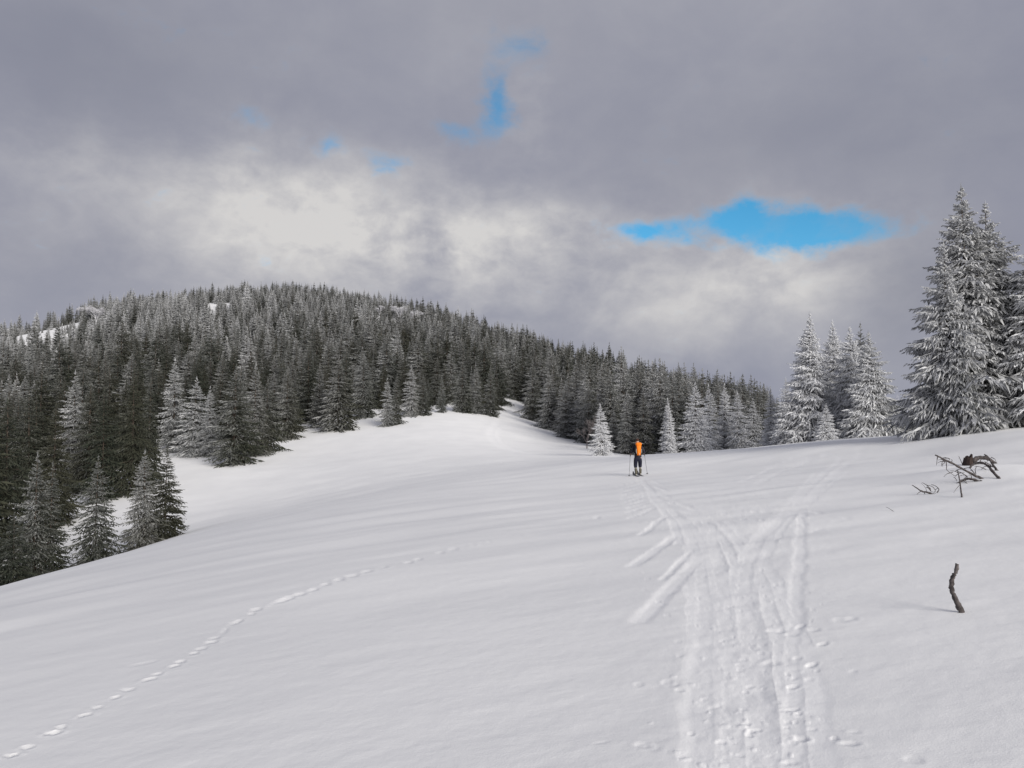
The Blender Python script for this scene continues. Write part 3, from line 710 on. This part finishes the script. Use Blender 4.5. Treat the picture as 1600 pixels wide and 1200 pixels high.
for i, (r, X, Y, h, fr, u) in enumerate(cand):
    wd = rd.uniform(.85, 1.15)
    if i in single:
        sec = next(t for lim, t in SECT if u < lim)
        dist = r - lerp(EDGE, u)
        band = 'front rank' if dist < 9 else ('second rank' if dist < 24 else ('mid forest' if r < lerp(CREST, u) - 60 else 'upper forest'))
        tone = 'dark' if fr < .12 else ('grey green' if fr < .22 else ('frost grey' if fr < .33 else 'pale frosted'))
        size = 'short' if h < 9.6 else ('tall' if h > 13.2 else 'middling')
        o = spruce(X, Y, h, wd, rd.choice(MID if r < 230 else LOW + MID[:1]), fr, rd.uniform(0, 6.28), 'spruce')
        keyed.setdefault((tone, size, band, sec), []).append((u, o))
    else:
        pts_v.append((X, Y, float(base_z(X, Y)) - .2)); pts_a.append((h / 10.0, wd, rd.uniform(0, 6.28), fr, rd.randrange(len(LOW))))
for (tone, size, band, sec), lst in keyed.items():
    lst.sort(key=lambda q: q[0])
    n_ = len(lst)
    for k, (u, o) in enumerate(lst):
        w_ = '' if n_ == 1 else (', leftmost of ' + NUM[n_] if k == 0 else (', rightmost of ' + NUM[n_] if k == n_ - 1 else ', %s from left of %s' % (ORD[k], NUM[n_])))
        o['label'] = '%s %s spruce, %s %s' % (size, tone, band, sec) + w_
        o['group'] = 'spruces of the hill forest'
# far wooded rise behind the right ridge
far_v, far_a = [], []
for k in range(900):
    u = rd.uniform(1236, 1800); r = rd.uniform(520, 800); x, y = at(u, r)
    h = rd.uniform(8, 13) * (1.0 if u > 1390 else .8)
    far_v.append((x, y, float(base_z(x, y)) - .2)); far_a.append((h / 10.0, 1.2, rd.uniform(0, 6.28), .42, rd.randrange(len(LOW))))
# joined tree meshes (crown + trunk) as instance sources of the forest masses
src = bpy.data.collections.new('forest_sources')
for i, (cm, tm) in enumerate(LOW):
    bm = bmesh.new(); bm.from_mesh(cm); nf = len(bm.faces); bm.from_mesh(tm)
    bm.faces.ensure_lookup_table()
    for f in bm.faces[nf:]: f.material_index = 1
    me = bpy.data.meshes.new('forest_spruce'); bm.to_mesh(me); bm.free()
    me.materials.append(M_NEEDLE); me.materials.append(M_BARK)
    so_ = bpy.data.objects.new('forest_source_%s' % 'abcdefgh'[i], me); src.objects.link(so_)
def scatter(name, V, A, label):
    me = bpy.data.meshes.new(name); me.from_pydata(V, [], [])
    A = np.array(A, np.float32)
    for j, nm in enumerate(('tall', 'wide', 'turn', 'frost')):
        at_ = me.attributes.new(nm, 'FLOAT', 'POINT'); at_.data.foreach_set('value', A[:, j].copy())
    at_ = me.attributes.new('kind_index', 'INT', 'POINT'); at_.data.foreach_set('value', A[:, 4].astype(np.int32).copy())
    o = bpy.data.objects.new(name, me); COL.objects.link(o)
    g = bpy.data.node_groups.new(name, 'GeometryNodeTree')
    g.interface.new_socket('Geometry', in_out='INPUT', socket_type='NodeSocketGeometry'); g.interface.new_socket('Geometry', in_out='OUTPUT', socket_type='NodeSocketGeometry')
    N = g.nodes.new; Lk = g.links.new
    gi, go = N('NodeGroupInput'), N('NodeGroupOutput')
    ip = N('GeometryNodeInstanceOnPoints'); ci = N('GeometryNodeCollectionInfo')
    ci.inputs['Collection'].default_value = src; ci.inputs['Separate Children'].default_value = True; ci.inputs['Reset Children'].default_value = True
    def named(nm, ty):
        q = N('GeometryNodeInputNamedAttribute'); q.data_type = ty; q.inputs['Name'].default_value = nm; return q.outputs['Attribute']
    tall, wide, turn, ki = named('tall', 'FLOAT'), named('wide', 'FLOAT'), named('turn', 'FLOAT'), named('kind_index', 'INT')
    mu = N('ShaderNodeMath'); mu.operation = 'MULTIPLY'; Lk(tall, mu.inputs[0]); Lk(wide, mu.inputs[1])
    cx = N('ShaderNodeCombineXYZ'); Lk(mu.outputs[0], cx.inputs[0]); Lk(mu.outputs[0], cx.inputs[1]); Lk(tall, cx.inputs[2])
    cr = N('ShaderNodeCombineXYZ'); Lk(turn, cr.inputs[2])
    ip.inputs['Pick Instance'].default_value = True
    Lk(gi.outputs[0], ip.inputs['Points']); Lk(ci.outputs[0], ip.inputs['Instance']); Lk(ki, ip.inputs['Instance Index'])
    Lk(cx.outputs[0], ip.inputs['Scale']); Lk(cr.outputs[0], ip.inputs['Rotation'])
    Lk(ip.outputs[0], go.inputs[0])
    md = o.modifiers.new('trees', 'NODES'); md.node_group = g
    tag(o, label, 'forest', None, 'stuff')
    return o
scatter('forest', pts_v, pts_a, 'dense frost grey spruce forest covering the hill up to its skyline')
scatter('far_forest', far_v, far_a, 'thin strip of distant dark forest beyond the snow ridge at right')
print('TREES', ntrees, 'forest', len(pts_v), 'far', len(far_v))

# ------------------------------------------------------------------ leafless trees with rime in their twigs
def bare_material(name, wood, rime, amt):
    m, n, b = material(name); f, _ = noise(coords(n), 3.0, 4, 0.6)
    n.links.new(mixc(sstep(f, 0.62 - amt, 1.0 - amt), wood, rime).s, b.inputs['Base Color']); b.inputs['Roughness'].default_value = 0.9
    return m
M_RIMETWIG = bare_material('rimed_twigs', (0.16, 0.145, 0.14), (0.60, 0.60, 0.63), 0.55)
M_BARETWIG = bare_material('bare_twigs', (0.085, 0.062, 0.055), (0.26, 0.24, 0.24), 0.35)
def bare_mesh(seed, H=8.0, depth=5, spread=0.62, n0=5, thin=.009):
    rd2 = random.Random(seed); trunk, twig = [], []
    def grow(p, d, L, rad, k):
        q = p + d * L * .5 + Vector((rd2.uniform(-.05, .05), rd2.uniform(-.05, .05), 0)) * L; e = p + d * L
        (trunk if k < 2 else twig).append(([tuple(p), tuple(q), tuple(e)], [rad, rad * .8, rad * .6]))
        if k >= depth: return
        for c in range(rd2.randint(3, 4) if k else n0):
            a = Vector((rd2.gauss(0, 1), rd2.gauss(0, 1), rd2.gauss(0, .6))).normalized()
            nd = (d + a * spread * rd2.uniform(.6, 1.2) + Vector((0, 0, .10))).normalized()
            grow(p + d * L * rd2.uniform(.45, 1.0), nd, L * rd2.uniform(.58, .80), max(rad * .55, thin), k + 1)
    grow(Vector((0, 0, -.4)), Vector((0.03, 0, 1)), H * .34, .016 * H, 0)
    return trunk, twig
BARE = []
for i in range(6):
    tr, tw = bare_mesh(60 + i, thin=.009 if i < 3 else .028, depth=5 if i < 3 else 6)
    a = py_mesh('bare_trunk', *many_tubes(tr, 5)); c = py_mesh('bare_twigs', *many_tubes(tw, 3)); BARE.append((a, c))
def bare_tree(u, r, vtop, width, i, mat, label, name='bare_tree'):
    x, y = at(u, r); z = float(base_z(x, y)); h = math.tan(azel(u, vtop)[1]) * r - z
    root = tag(empty(name, (x, y, z - .1), random.uniform(0, 6.28), (h / 8 * width, h / 8 * width, h / 8)), label, 'tree', 'leafless trees')
    for nm, me in (('trunk', BARE[i][0]), ('twigs', BARE[i][1])):
        me = me.copy(); me.materials.clear()
        link_mesh(nm, me, root, [mat])
bare_tree(146, 372, 470, 1.5, 3, M_RIMETWIG, 'round white rimed leafless tree among spruces near the left end of the skyline')
bare_tree(592, 388, 474, 1.3, 4, M_RIMETWIG, 'left grey rimed leafless tree just below the skyline dip of the hill')
bare_tree(622, 380, 472, 1.4, 5, M_RIMETWIG, 'middle grey rimed leafless tree just below the skyline dip of the hill')
bare_tree(646, 370, 480, 1.3, 3, M_RIMETWIG, 'right grey rimed leafless tree just below the skyline dip of the hill')
bare_tree(917, 104, 640, 1.1, 1, M_BARETWIG, 'brownish leafless tree just left of the small solitary white spruce')
bare_tree(1396, 84, 590, 1.0, 2, M_RIMETWIG, 'thin leafless tree with bare twigs at the right side of the ridge clump')

# ------------------------------------------------------------------ dead wood sticking out of the snow
M_DEAD = simple_mat('weathered_wood', (0.035, 0.030, 0.030), (0.125, 0.11, 0.107), 22, 0.9, 0.6)
M_STUMP = simple_mat('brown_stump_wood', (0.020, 0.014, 0.012), (0.048, 0.033, 0.029), 16, 0.9, 0.6)
M_CAP = simple_mat('snow_cap', (0.80, 0.81, 0.83), (0.86, 0.86, 0.865), 5, 0.8)
def P3(u, v, r):
    d = ray(u, v); d = d / math.hypot(d[0], d[1]); return Vector(d * r)
def knobbly(pts, r0, r1, seed, sides=7, k=6, rough=0.16):
    rd2 = random.Random(seed); pts = [Vector(p) for p in pts]; out_, rr = [], []
    for i in range(len(pts) - 1):
        p0 = pts[max(i-1, 0)]; p1 = pts[i]; p2 = pts[i+1]; p3 = pts[min(i+2, len(pts)-1)]
        for j in range(k):
            t = j / k
            out_.append(0.5 * ((2*p1) + (p2-p0)*t + (2*p0-5*p1+4*p2-p3)*t*t + (3*p1-p0-3*p2+p3)*t**3))
    out_.append(pts[-1]); n = len(out_)
    for i in range(n):
        t = i / (n - 1); rr.append((r0 * (1-t) + r1 * t) * rd2.uniform(1 - rough, 1 + rough))
        if 0 < i < n - 1: out_[i] = out_[i] + Vector((rd2.gauss(0, 1), rd2.gauss(0, 1), rd2.gauss(0, 1))) * rr[-1] * .12
    return out_, rr
def rad_of(u, v): x, y = hit(u, v); return math.hypot(x, y)
def branch(name, pts, r0, r1, seed, label, cat, twigs=(), group=None):
    """pts: (column, row, distance offset from the foot); the first point is the foot in the snow"""
    rb = rad_of(pts[0][0], pts[0][1])
    Q = [P3(u, v, rb + o) for u, v, o in pts]; Q = [Q[0] - (Q[1] - Q[0]).normalized() * .06] + Q
    if cat != 'stick': r0, r1 = r0 * .72, r1 * .72
    V, Fc = tube(*knobbly(Q, r0, r1, seed), 7)
    o = py_mesh(name, V, Fc); ob = link_mesh(name, o, None, [M_DEAD]); tag(ob, label, cat, group)
    for j, tw in enumerate(twigs):
        T = [P3(u, v, rb + of) for u, v, of in tw]
        V, Fc = tube(*knobbly(T, r1 * .62, r1 * .3, seed * 9 + j), 5)
        link_mesh('side_twig', py_mesh('side_twig', V, Fc), ob, [M_DEAD])
    return ob
branch('dead_stick', [(1503, 957, 0), (1494, 938, 0), (1487, 920, .01), (1488, 905, .02), (1494, 893, .03), (1496, 881, .03)], .0245, .013, 5,
       'bent dark stick standing upright alone in the snow at lower right', 'stick', twigs=[[(1489, 903, .01), (1492, 899, -.01), (1493, 897, -.02)]])
branch('dead_branch', [(1534, 748, 0), (1515, 739, -.1), (1492, 726, -.2), (1474, 717, -.3), (1461, 711, -.35)], .040, .022, 6,
       'long grey branch rising to the left out of the snow below the stump', 'branch', twigs=[[(1478, 719, -.26), (1479, 729, -.3), (1480, 735, -.3), (1492, 744, -.25)], [(1468, 714, -.32), (1476, 722, -.4), (1472, 726, -.42)], [(1505, 733, -.15), (1514, 731, -.3), (1522, 738, -.35)]])
branch('dead_branch', [(1503, 777, 0), (1501, 763, .3), (1499, 748, .6), (1496, 734, .9)], .026, .012, 7,
       'thin upright branch crossing in front of the long grey one', 'branch', twigs=[[(1500, 757, .4), (1494, 764, .3), (1490, 770, .2)]])
branch('dead_branch', [(1528, 752, 0), (1514, 748, .0), (1502, 752, .0), (1492, 758, -.05)], .046, .020, 8,
       'short thick dark branch lying half buried under the long grey one', 'branch', twigs=[[(1512, 748, 0), (1508, 742, .1), (1498, 744, .1)], [(1505, 751, 0), (1512, 756, -.2)]])
branch('dead_branch', [(1456, 772, 0), (1448, 769, 0), (1441, 768, 0), (1433, 763, .05), (1425, 758, .1)], .034, .010, 9,
       'leftmost low branch of the pile, its thin tip pointing left', 'branch', twigs=[[(1448, 769, 0), (1446, 762, 0), (1439, 755, .05)], [(1452, 771, 0), (1456, 768, 0), (1462, 771, 0)]])
branch('dead_branch', [(1464, 770, 0), (1467, 765, 0), (1463, 760, .05), (1455, 757, .1)], .016, .007, 10,
       'small hooked twig at the left end of the branch pile', 'twig')
branch('dead_branch', [(1496, 755, 0), (1485, 757, .05), (1474, 759, .1), (1462, 758, .15)], .012, .006, 11,
       'thin arching twig linking the left twigs to the pile', 'twig')
branch('dead_branch', [(1561, 748, 0), (1551, 736, .15), (1541, 726, .35), (1530, 723, .45), (1520, 726, .45), (1516, 731, .4)], .045, .028, 12,
       'arched dark limb bowing over the snow in front of the stump', 'branch', twigs=[[(1541, 727, .3), (1550, 729, .2), (1556, 731, .1)], [(1530, 723, .4), (1534, 716, .4)]])
branch('dead_branch', [(1558, 735, 0), (1550, 724, .1), (1544, 714, .2), (1538, 710, .3)], .040, .018, 13,
       'rightmost broken branch slanting down right of the stump', 'branch', twigs=[[(1551, 725, .1), (1558, 722, .05)], [(1545, 716, .15), (1542, 722, .0)]])
branch('dead_branch', [(1504, 726, 0), (1501, 719, .05), (1498, 713, .1)], .016, .009, 14,
       'tiny upright twig just left of the stump', 'twig')
branch('dead_branch', [(1396, 799, 0), (1390, 795, .1), (1384, 792, .2)], .007, .003, 15,
       'single fine twig alone on the snow left of the branch pile', 'twig')
# brushwood: thin leafless twigs grown on the fallen branches
def brush(parent_label, n_, box, rb_, seed):
    rd2 = random.Random(seed); ob = next(o for o in COL.objects if o.get('label') == parent_label)
    for j in range(n_):
        u = rd2.uniform(box[0], box[1]); v = rd2.uniform(box[2], box[3]); a_ = rd2.uniform(0, 6.28); l = rd2.uniform(8, 22); o_ = rd2.uniform(-.3, .3)
        c1, s1 = math.cos(a_) * l, math.sin(a_) * l * .6
        T = [P3(u, v, rb_ + o_), P3(u + c1 * .5 + rd2.uniform(-2, 2), v + s1 * .5 - 1.5, rb_ + o_ + rd2.uniform(-.1, .1)), P3(u + c1, v + s1, rb_ + o_ + rd2.uniform(-.1, .1))]
        V, Fc = tube(*knobbly(T, .0095, .004, seed + j, k=4), 4); link_mesh('side_twig', py_mesh('side_twig', V, Fc), ob, [M_DEAD])
brush('short thick dark branch lying half buried under the long grey one', 14, (1488, 1536, 736, 756), rad_of(1512, 752), 31)
brush('long grey branch rising to the left out of the snow below the stump', 7, (1464, 1500, 712, 734), rad_of(1534, 748) - .25, 47)
brush('leftmost low branch of the pile, its thin tip pointing left', 7, (1440, 1464, 762, 771), rad_of(1452, 771), 58)
brush('rightmost broken branch slanting down right of the stump', 8, (1528, 1558, 712, 738), rad_of(1558, 735) + .1, 69)
# stump: broken slanting top, flared foot
rb = rad_of(1513, 727)
V, Fc = [], []
foot = P3(1513, 726, rb); px = rb / F
for i, (hh, w) in enumerate(((-.25, 1.35), (0.0, 1.2), (.10, 1.0), (.22, .92))):
    for k in range(14):
        q = 2 * math.pi * k / 14
        w2 = w * .118 * (1 + .10 * math.sin(3 * q + 1) + .06 * math.sin(7 * q + i))
        zz = hh + (.06 * math.cos(q) + .035 * math.sin(5 * q) if i == 3 else 0)
        V.append((foot.x + math.cos(q) * w2 + .03 * hh, foot.y + math.sin(q) * w2, foot.z + zz))
for i in range(3):
    for k in range(14): Fc.append((i*14+k, i*14+(k+1) % 14, (i+1)*14+(k+1) % 14, (i+1)*14+k))
V.append((foot.x, foot.y, foot.z + .17)); Fc += [(3*14+k, 3*14+(k+1) % 14, len(V)-1) for k in range(14)]
stump = tag(link_mesh('tree_stump', py_mesh('tree_stump', V, Fc, False), None, [M_STUMP]), 'broken red brown stump standing among the dead branches', 'stump')
V, Fc = tube(*knobbly([foot + Vector((.12, 0, .10)), foot + Vector((.28, -.05, .19)), foot + Vector((.48, -.12, .16)), foot + Vector((.66, -.2, .02))], .075, .035, 21), 8)
link_mesh('root', py_mesh('root', V, Fc), stump, [M_DEAD])

# ------------------------------------------------------------------ the ski tourer
def skin(name, chains, mat, parent, sub=2):
    """chains: lists of (x, y, z, radius[, radius2]); chains that start on an existing point share it"""
    V, Rr, Ed, key = [], [], [], {}
    for ch in chains:
        prev = None
        for p in ch:
            k = tuple(round(c, 3) for c in p[:3])
            if k not in key: key[k] = len(V); V.append(p[:3]); Rr.append((p[3], p[4] if len(p) > 4 else p[3]))
            if prev is not None and prev != key[k]: Ed.append((prev, key[k]))
            prev = key[k]
    me = bpy.data.meshes.new(name); me.from_pydata(V, Ed, [])
    o = link_mesh(name, me, parent, [mat])
    sm = o.modifiers.new('skin', 'SKIN'); sm.use_smooth_shade = True
    for i, (a, b_) in enumerate(Rr): me.skin_vertices[0].data[i].radius = (a, b_)
    me.skin_vertices[0].data[0].use_root = True
    ss = o.modifiers.new('sub', 'SUBSURF'); ss.levels = sub; ss.render_levels = sub
    return o
def flat_mat(name, c, rough=0.7, k=0.8):
    return simple_mat(name, tuple(x * k for x in c), c, 30, rough)
M_SKIN = flat_mat('skin', (0.50, 0.33, 0.25), .6)
M_JACKET = flat_mat('dark_jacket', (0.020, 0.020, 0.030)); M_TROUSER = flat_mat('navy_trousers', (0.008, 0.009, 0.022))
M_BOOT = flat_mat('grey_khaki_boots', (0.095, 0.088, 0.066)); M_CUFF = flat_mat('pale_cuff', (0.42, 0.40, 0.34)); M_BLACK = flat_mat('black_fabric', (0.014, 0.013, 0.014))
M_ORANGE = flat_mat('orange_pack_fabric', (0.78, 0.20, 0.012), .7, .88); M_GREY = flat_mat('grey_aluminium', (0.16, 0.16, 0.17), .4); M_PALE = flat_mat('pale_strap', (0.65, 0.62, 0.58)); M_HAT = flat_mat('dark_brown_hat', (0.05, 0.022, 0.014)); M_RED = flat_mat('dark_red_panel', (0.22, 0.035, 0.025)); M_SKI = flat_mat('dark_ski', (0.045, 0.045, 0.05), .4)
sx, sy = hit(997, 743.5); sz = gz1(sx, sy)
def grd(dx_, dy_): return gz1(sx + dx_, sy + dy_) - sz
person = tag(empty('person', (sx, sy, sz)), 'person seen from behind on touring skis, dark clothes, leaning on two poles', 'person')
LF, RF = (-.115, -.10), (.125, .10)                  # feet: left one trails, right one is forward
zl, zr = grd(*LF) + .05, grd(*RF) + .05
lh, rh = (-.345, .10, 1.02), (.35, .26, 1.04)         # hands
body = skin('body', [
    [(0, 0, .96, .125, .09), (0, .03, 1.10, .12, .085), (0, .06, 1.28, .155, .11), (0, .09, 1.44, .10, .08), (0, .11, 1.52, .052), (0, .135, 1.60, .070, .085), (0, .145, 1.68, .075, .092), (0, .14, 1.75, .055, .065)],
    [(0, 0, .96), (-.10, 0, .88, .085), (-.11, .05, .50, .058), (LF[0], LF[1] - .02, zl + .10, .038), (LF[0], LF[1] + .16, zl + .03, .030)],
    [(0, 0, .96), (.10, 0, .88, .085), (.115, .16, .52, .058), (RF[0], RF[1] - .02, zr + .10, .038), (RF[0], RF[1] + .16, zr + .03, .030)],
    [(0, .06, 1.28), (-.19, .07, 1.40, .058), (-.27, .0, 1.18, .042), (lh[0], lh[1], lh[2], .030)],
    [(0, .06, 1.28), (.19, .07, 1.40, .058), (.29, .04, 1.17, .042), (rh[0], rh[1], rh[2], .030)],
    [(0, .135, 1.60), (0, .235, 1.62, .013)], [(0, .135, 1.60), (-.085, .125, 1.62, .014, .026)], [(0, .135, 1.60), (.085, .125, 1.62, .014, .026)]][:5] , M_SKIN, person)
for s_ in (-1, 1):
    skin('ear', [[(s_ * .082, .13, 1.60, .012, .02), (s_ * .088, .125, 1.635, .012, .02)]], M_SKIN, person, 1)
    skin('eye', [[(s_ * .030, .222, 1.645, .011), (s_ * .030, .228, 1.645, .010)]], M_BLACK, person, 1)
skin('nose', [[(0, .225, 1.645, .010), (0, .25, 1.612, .016)]], M_SKIN, person, 1)
skin('mouth', [[(-.022, .222, 1.57, .006), (.022, .222, 1.57, .006)]], M_RED, person, 1)
skin('hat', [[(0, .135, 1.665, .102, .115), (0, .135, 1.72, .100, .112), (0, .13, 1.78, .075, .085), (0, .12, 1.80, .04)]], M_HAT, person)
skin('jacket', [[(0, 0, .86, .195, .155), (0, .0, .95, .190, .150), (0, .02, 1.06, .175, .138), (0, .05, 1.25, .190, .145), (0, .085, 1.43, .135, .115), (0, .105, 1.50, .075, .08)],
    [(0, .05, 1.25), (-.205, .07, 1.40, .082), (-.285, .0, 1.18, .066), (lh[0] - .005, lh[1] - .04, lh[2] + .05, .050)],
    [(0, .05, 1.25), (.205, .07, 1.40, .082), (.305, .04, 1.17, .066), (rh[0] + .005, rh[1] - .05, rh[2] + .04, .050)]], M_JACKET, person)
skin('trousers', [[(0, 0, .97, .175, .14), (0, 0, .90, .165, .14), (-.105, .0, .80, .118), (-.115, .05, .52, .095), (-.118, -.03, .36, .092)],
    [(0, 0, .90), (.105, .02, .80, .118), (.12, .14, .52, .095), (.122, .09, .38, .090)]], M_TROUSER, person)
for (fx, fy), zz, kx, ky in ((LF, zl, -.118, -.04), (RF, zr, .122, .08)):
    skin('boot', [[(kx, ky, .37, .080), (fx, fy - .03, zz + .17, .068), (fx, fy - .03, zz + .07, .062), (fx, fy + .08, zz + .045, .055, .05), (fx, fy + .19, zz + .035, .042, .036)]], M_BOOT, person)
    skin('boot_cuff', [[(kx, ky, .35, .087), (kx, ky, .40, .090)]], M_CUFF, person, 1)
    skin('heel', [[(fx, fy - .09, zz + .03, .040), (fx, fy - .03, zz + .02, .045)]], M_CUFF, person, 1)
def glove(h, side):
    ch = [[(h[0], h[1] - .045, h[2] + .035, .034), (h[0], h[1], h[2] + .005, .042, .028)]]
    for f in range(4):
        z = h[2] + .03 - f * .021; l = (.050, .055, .052, .042)[f]
        ch.append([(h[0], h[1], h[2] + .005), (h[0] + side * .012, h[1] + .035, z, .0125), (h[0] - side * .012, h[1] + l + .012, z, .0115), (h[0] - side * .036, h[1] + l - .006, z, .0105)])
    ch.append([(h[0], h[1] - .045, h[2] + .035), (h[0] - side * .030, h[1] + .0, h[2] + .045, .0135), (h[0] - side * .040, h[1] + .028, h[2] + .040, .012)])
    skin('glove', ch, M_BLACK, person, 1)
glove(lh, -1); glove(rh, 1)
# rucksack: hangs on the back
pack = tag(empty('backpack', (sx, sy - .20, sz + 1.0), 0, (.80, 1.0, .88)), 'bright orange rucksack with black sides on the skier back', 'backpack')
def ring_solid(name, rings, mat, parent, n=20, p=3.2):
    """stacked superellipse rings: (z, cx, cy, half width, half depth)"""
    V, Fc = [], []
    for z, cx_, cy_, a, b_ in rings:
        for k in range(n):
            q = 2 * math.pi * k / n; c, s_ = math.cos(q), math.sin(q)
            V.append((cx_ + a * math.copysign(abs(c) ** (2 / p), c), cy_ + b_ * math.copysign(abs(s_) ** (2 / p), s_), z))
    for i in range(len(rings) - 1):
        for k in range(n): Fc.append((i*n+k, i*n+(k+1) % n, (i+1)*n+(k+1) % n, (i+1)*n+k))
    Fc.append(tuple(range(n))[::-1]); Fc.append(tuple(range((len(rings)-1)*n, len(rings)*n)))
    return link_mesh(name, py_mesh(name, V, Fc), parent, [mat])
ring_solid('main_bag', [(0, 0, 0, .10, .07), (.02, 0, -.01, .125, .10), (.15, 0, -.02, .120, .12), (.35, 0, -.02, .14, .125), (.54, 0, -.01, .16, .115), (.57, 0, -.01, .15, .10)], M_ORANGE, pack)
ring_solid('lid', [(.555, 0, -.01, .15, .11), (.575, 0, -.015, .185, .135), (.64, 0, -.01, .185, .13), (.69, 0, .01, .15, .10), (.71, 0, .02, .09, .06)], M_ORANGE, pack)
for s_ in (-1, 1):
    ring_solid('side_panel', [(.03, s_ * .115, 0, .035, .085), (.2, s_ * .145, 0, .055, .115), (.42, s_ * .165, .0, .050, .115), (.52, s_ * .172, .01, .03, .08)], M_BLACK, pack)
    V, Fc = tube([(s_ * .13, -.09, .10), (s_ * .165, -.125, .22), (s_ * .16, -.12, .36)], [.012, .012, .010], 6); link_mesh('compression_strap', py_mesh('compression_strap', V, Fc), pack, [M_PALE])
    V, Fc = tube([(s_ * .11, .10, .12), (s_ * .16, .18, .22), (s_ * .155, .30, .36), (s_ * .12, .31, .48), (s_ * .10, .20, .56), (s_ * .09, .08, .56)], [.024] * 6, 6); link_mesh('shoulder_strap', py_mesh('shoulder_strap', V, Fc), pack, [M_BLACK])
    V, Fc = tube([(s_ * .09, .0, .03), (s_ * .19, .12, .03), (s_ * .21, .25, .02), (s_ * .10, .37, .01), (0, .385, .01)], [.04, .036, .028, .02, .02], 6); link_mesh('hip_belt', py_mesh('hip_belt', V, Fc), pack, [M_BLACK])
V, Fc = tube([(.025, -.105, .0), (.025, -.128, .05), (.025, -.145, .13)], [.012] * 3, 6); link_mesh('hanging_strap', py_mesh('hanging_strap', V, Fc), pack, [M_PALE])
V, Fc = tube([(.16, -.05, .645), (.24, .0, .655), (.30, .04, .65)], [.007] * 3, 6); link_mesh('rolled_strap', py_mesh('rolled_strap', V, Fc), pack, [M_PALE])
# poles: held in the hands
def pole(h, tx, ty, label):
    tz = grd(tx, ty) - .05; top = Vector(h) + Vector((0, .024, .11)); tip = Vector((tx, ty, tz)); d = (tip - top).normalized()
    root = tag(empty('ski_pole', (sx + tx, sy + ty, sz + tz)), label, 'ski pole'); off = Vector((tx, ty, tz))
    def part(nm, pts, rad, m, k=8):
        V, Fc = tube([tuple(Vector(p) - off) for p in pts], rad, k); link_mesh(nm, py_mesh(nm, V, Fc), root, [m])
    part('shaft', [top, (top + tip) / 2, tip - d * .06], [.0105, .0095, .008], M_GREY); part('grip', [top - d * .05, top + d * .02, top + d * .20], [.018, .021, .016], M_BLACK)
    part('basket', [tip - d * .115, tip - d * .108, tip - d * .095], [.015, .055, .050], M_BLACK, 12); part('point', [tip - d * .06, tip], [.008, .002], M_GREY)
    part('wrist_strap', [top + d * .02, top + Vector((.02, -.05, -.04)), top + Vector((.01, -.07, -.12)), top + d * .16], [.006] * 4, M_BLACK, 5)
pole(lh, -.46, -.16, 'left ski pole, planted in the snow level with the skier boots')
pole(rh, .53, .42, 'right ski pole, planted ahead of the skier boots')
# skis under the boots
for (fx, fy), zz, lb in ((LF, zl, 'left touring ski, trailing under the skier left boot'), (RF, zr, 'right touring ski, ahead under the skier right boot')):
    root = tag(empty('ski', (sx + fx, sy + fy, sz + zz)), lb, 'ski')
    V, Fc = [], []; N_ = 18
    for i in range(N_ + 1):
        t = i / N_; yy = -.78 + 1.68 * t; up = .14 * max(0, (t - .86) / .14) ** 2
        w = .044 + .010 * abs(2 * t - 1) ** 2; w *= 1 if t < .93 else max(.25, 1 - ((t - .93) / .07) ** 2 * .8)
        g = grd(fx, fy + yy) - zz + .018 + up
        V += [(-w, yy, g), (w, yy, g), (w, yy, g + .012), (-w, yy, g + .012)]
    for i in range(N_):
        a = i * 4; Fc += [(a, a+1, a+5, a+4)[::-1], (a+1, a+2, a+6, a+5)[::-1], (a+2, a+3, a+7, a+6)[::-1], (a+3, a, a+4, a+7)[::-1]]
    Fc += [(0, 1, 2, 3), tuple(N_ * 4 + k for k in (3, 2, 1, 0))]
    link_mesh('blade', py_mesh('blade', V, Fc, False), root, [M_SKI])
    for nm, yy, hh in (('heel_piece', -.13, .045), ('toe_piece', .20, .035)):
        g = grd(fx, fy + yy) - zz + .028
        ring_solid(nm, [(g, 0, yy, .032, .045), (g + hh * .7, 0, yy, .030, .040), (g + hh, 0, yy, .018, .022)], M_GREY, root, 10)
print('OBJECTS', len(bpy.data.objects))
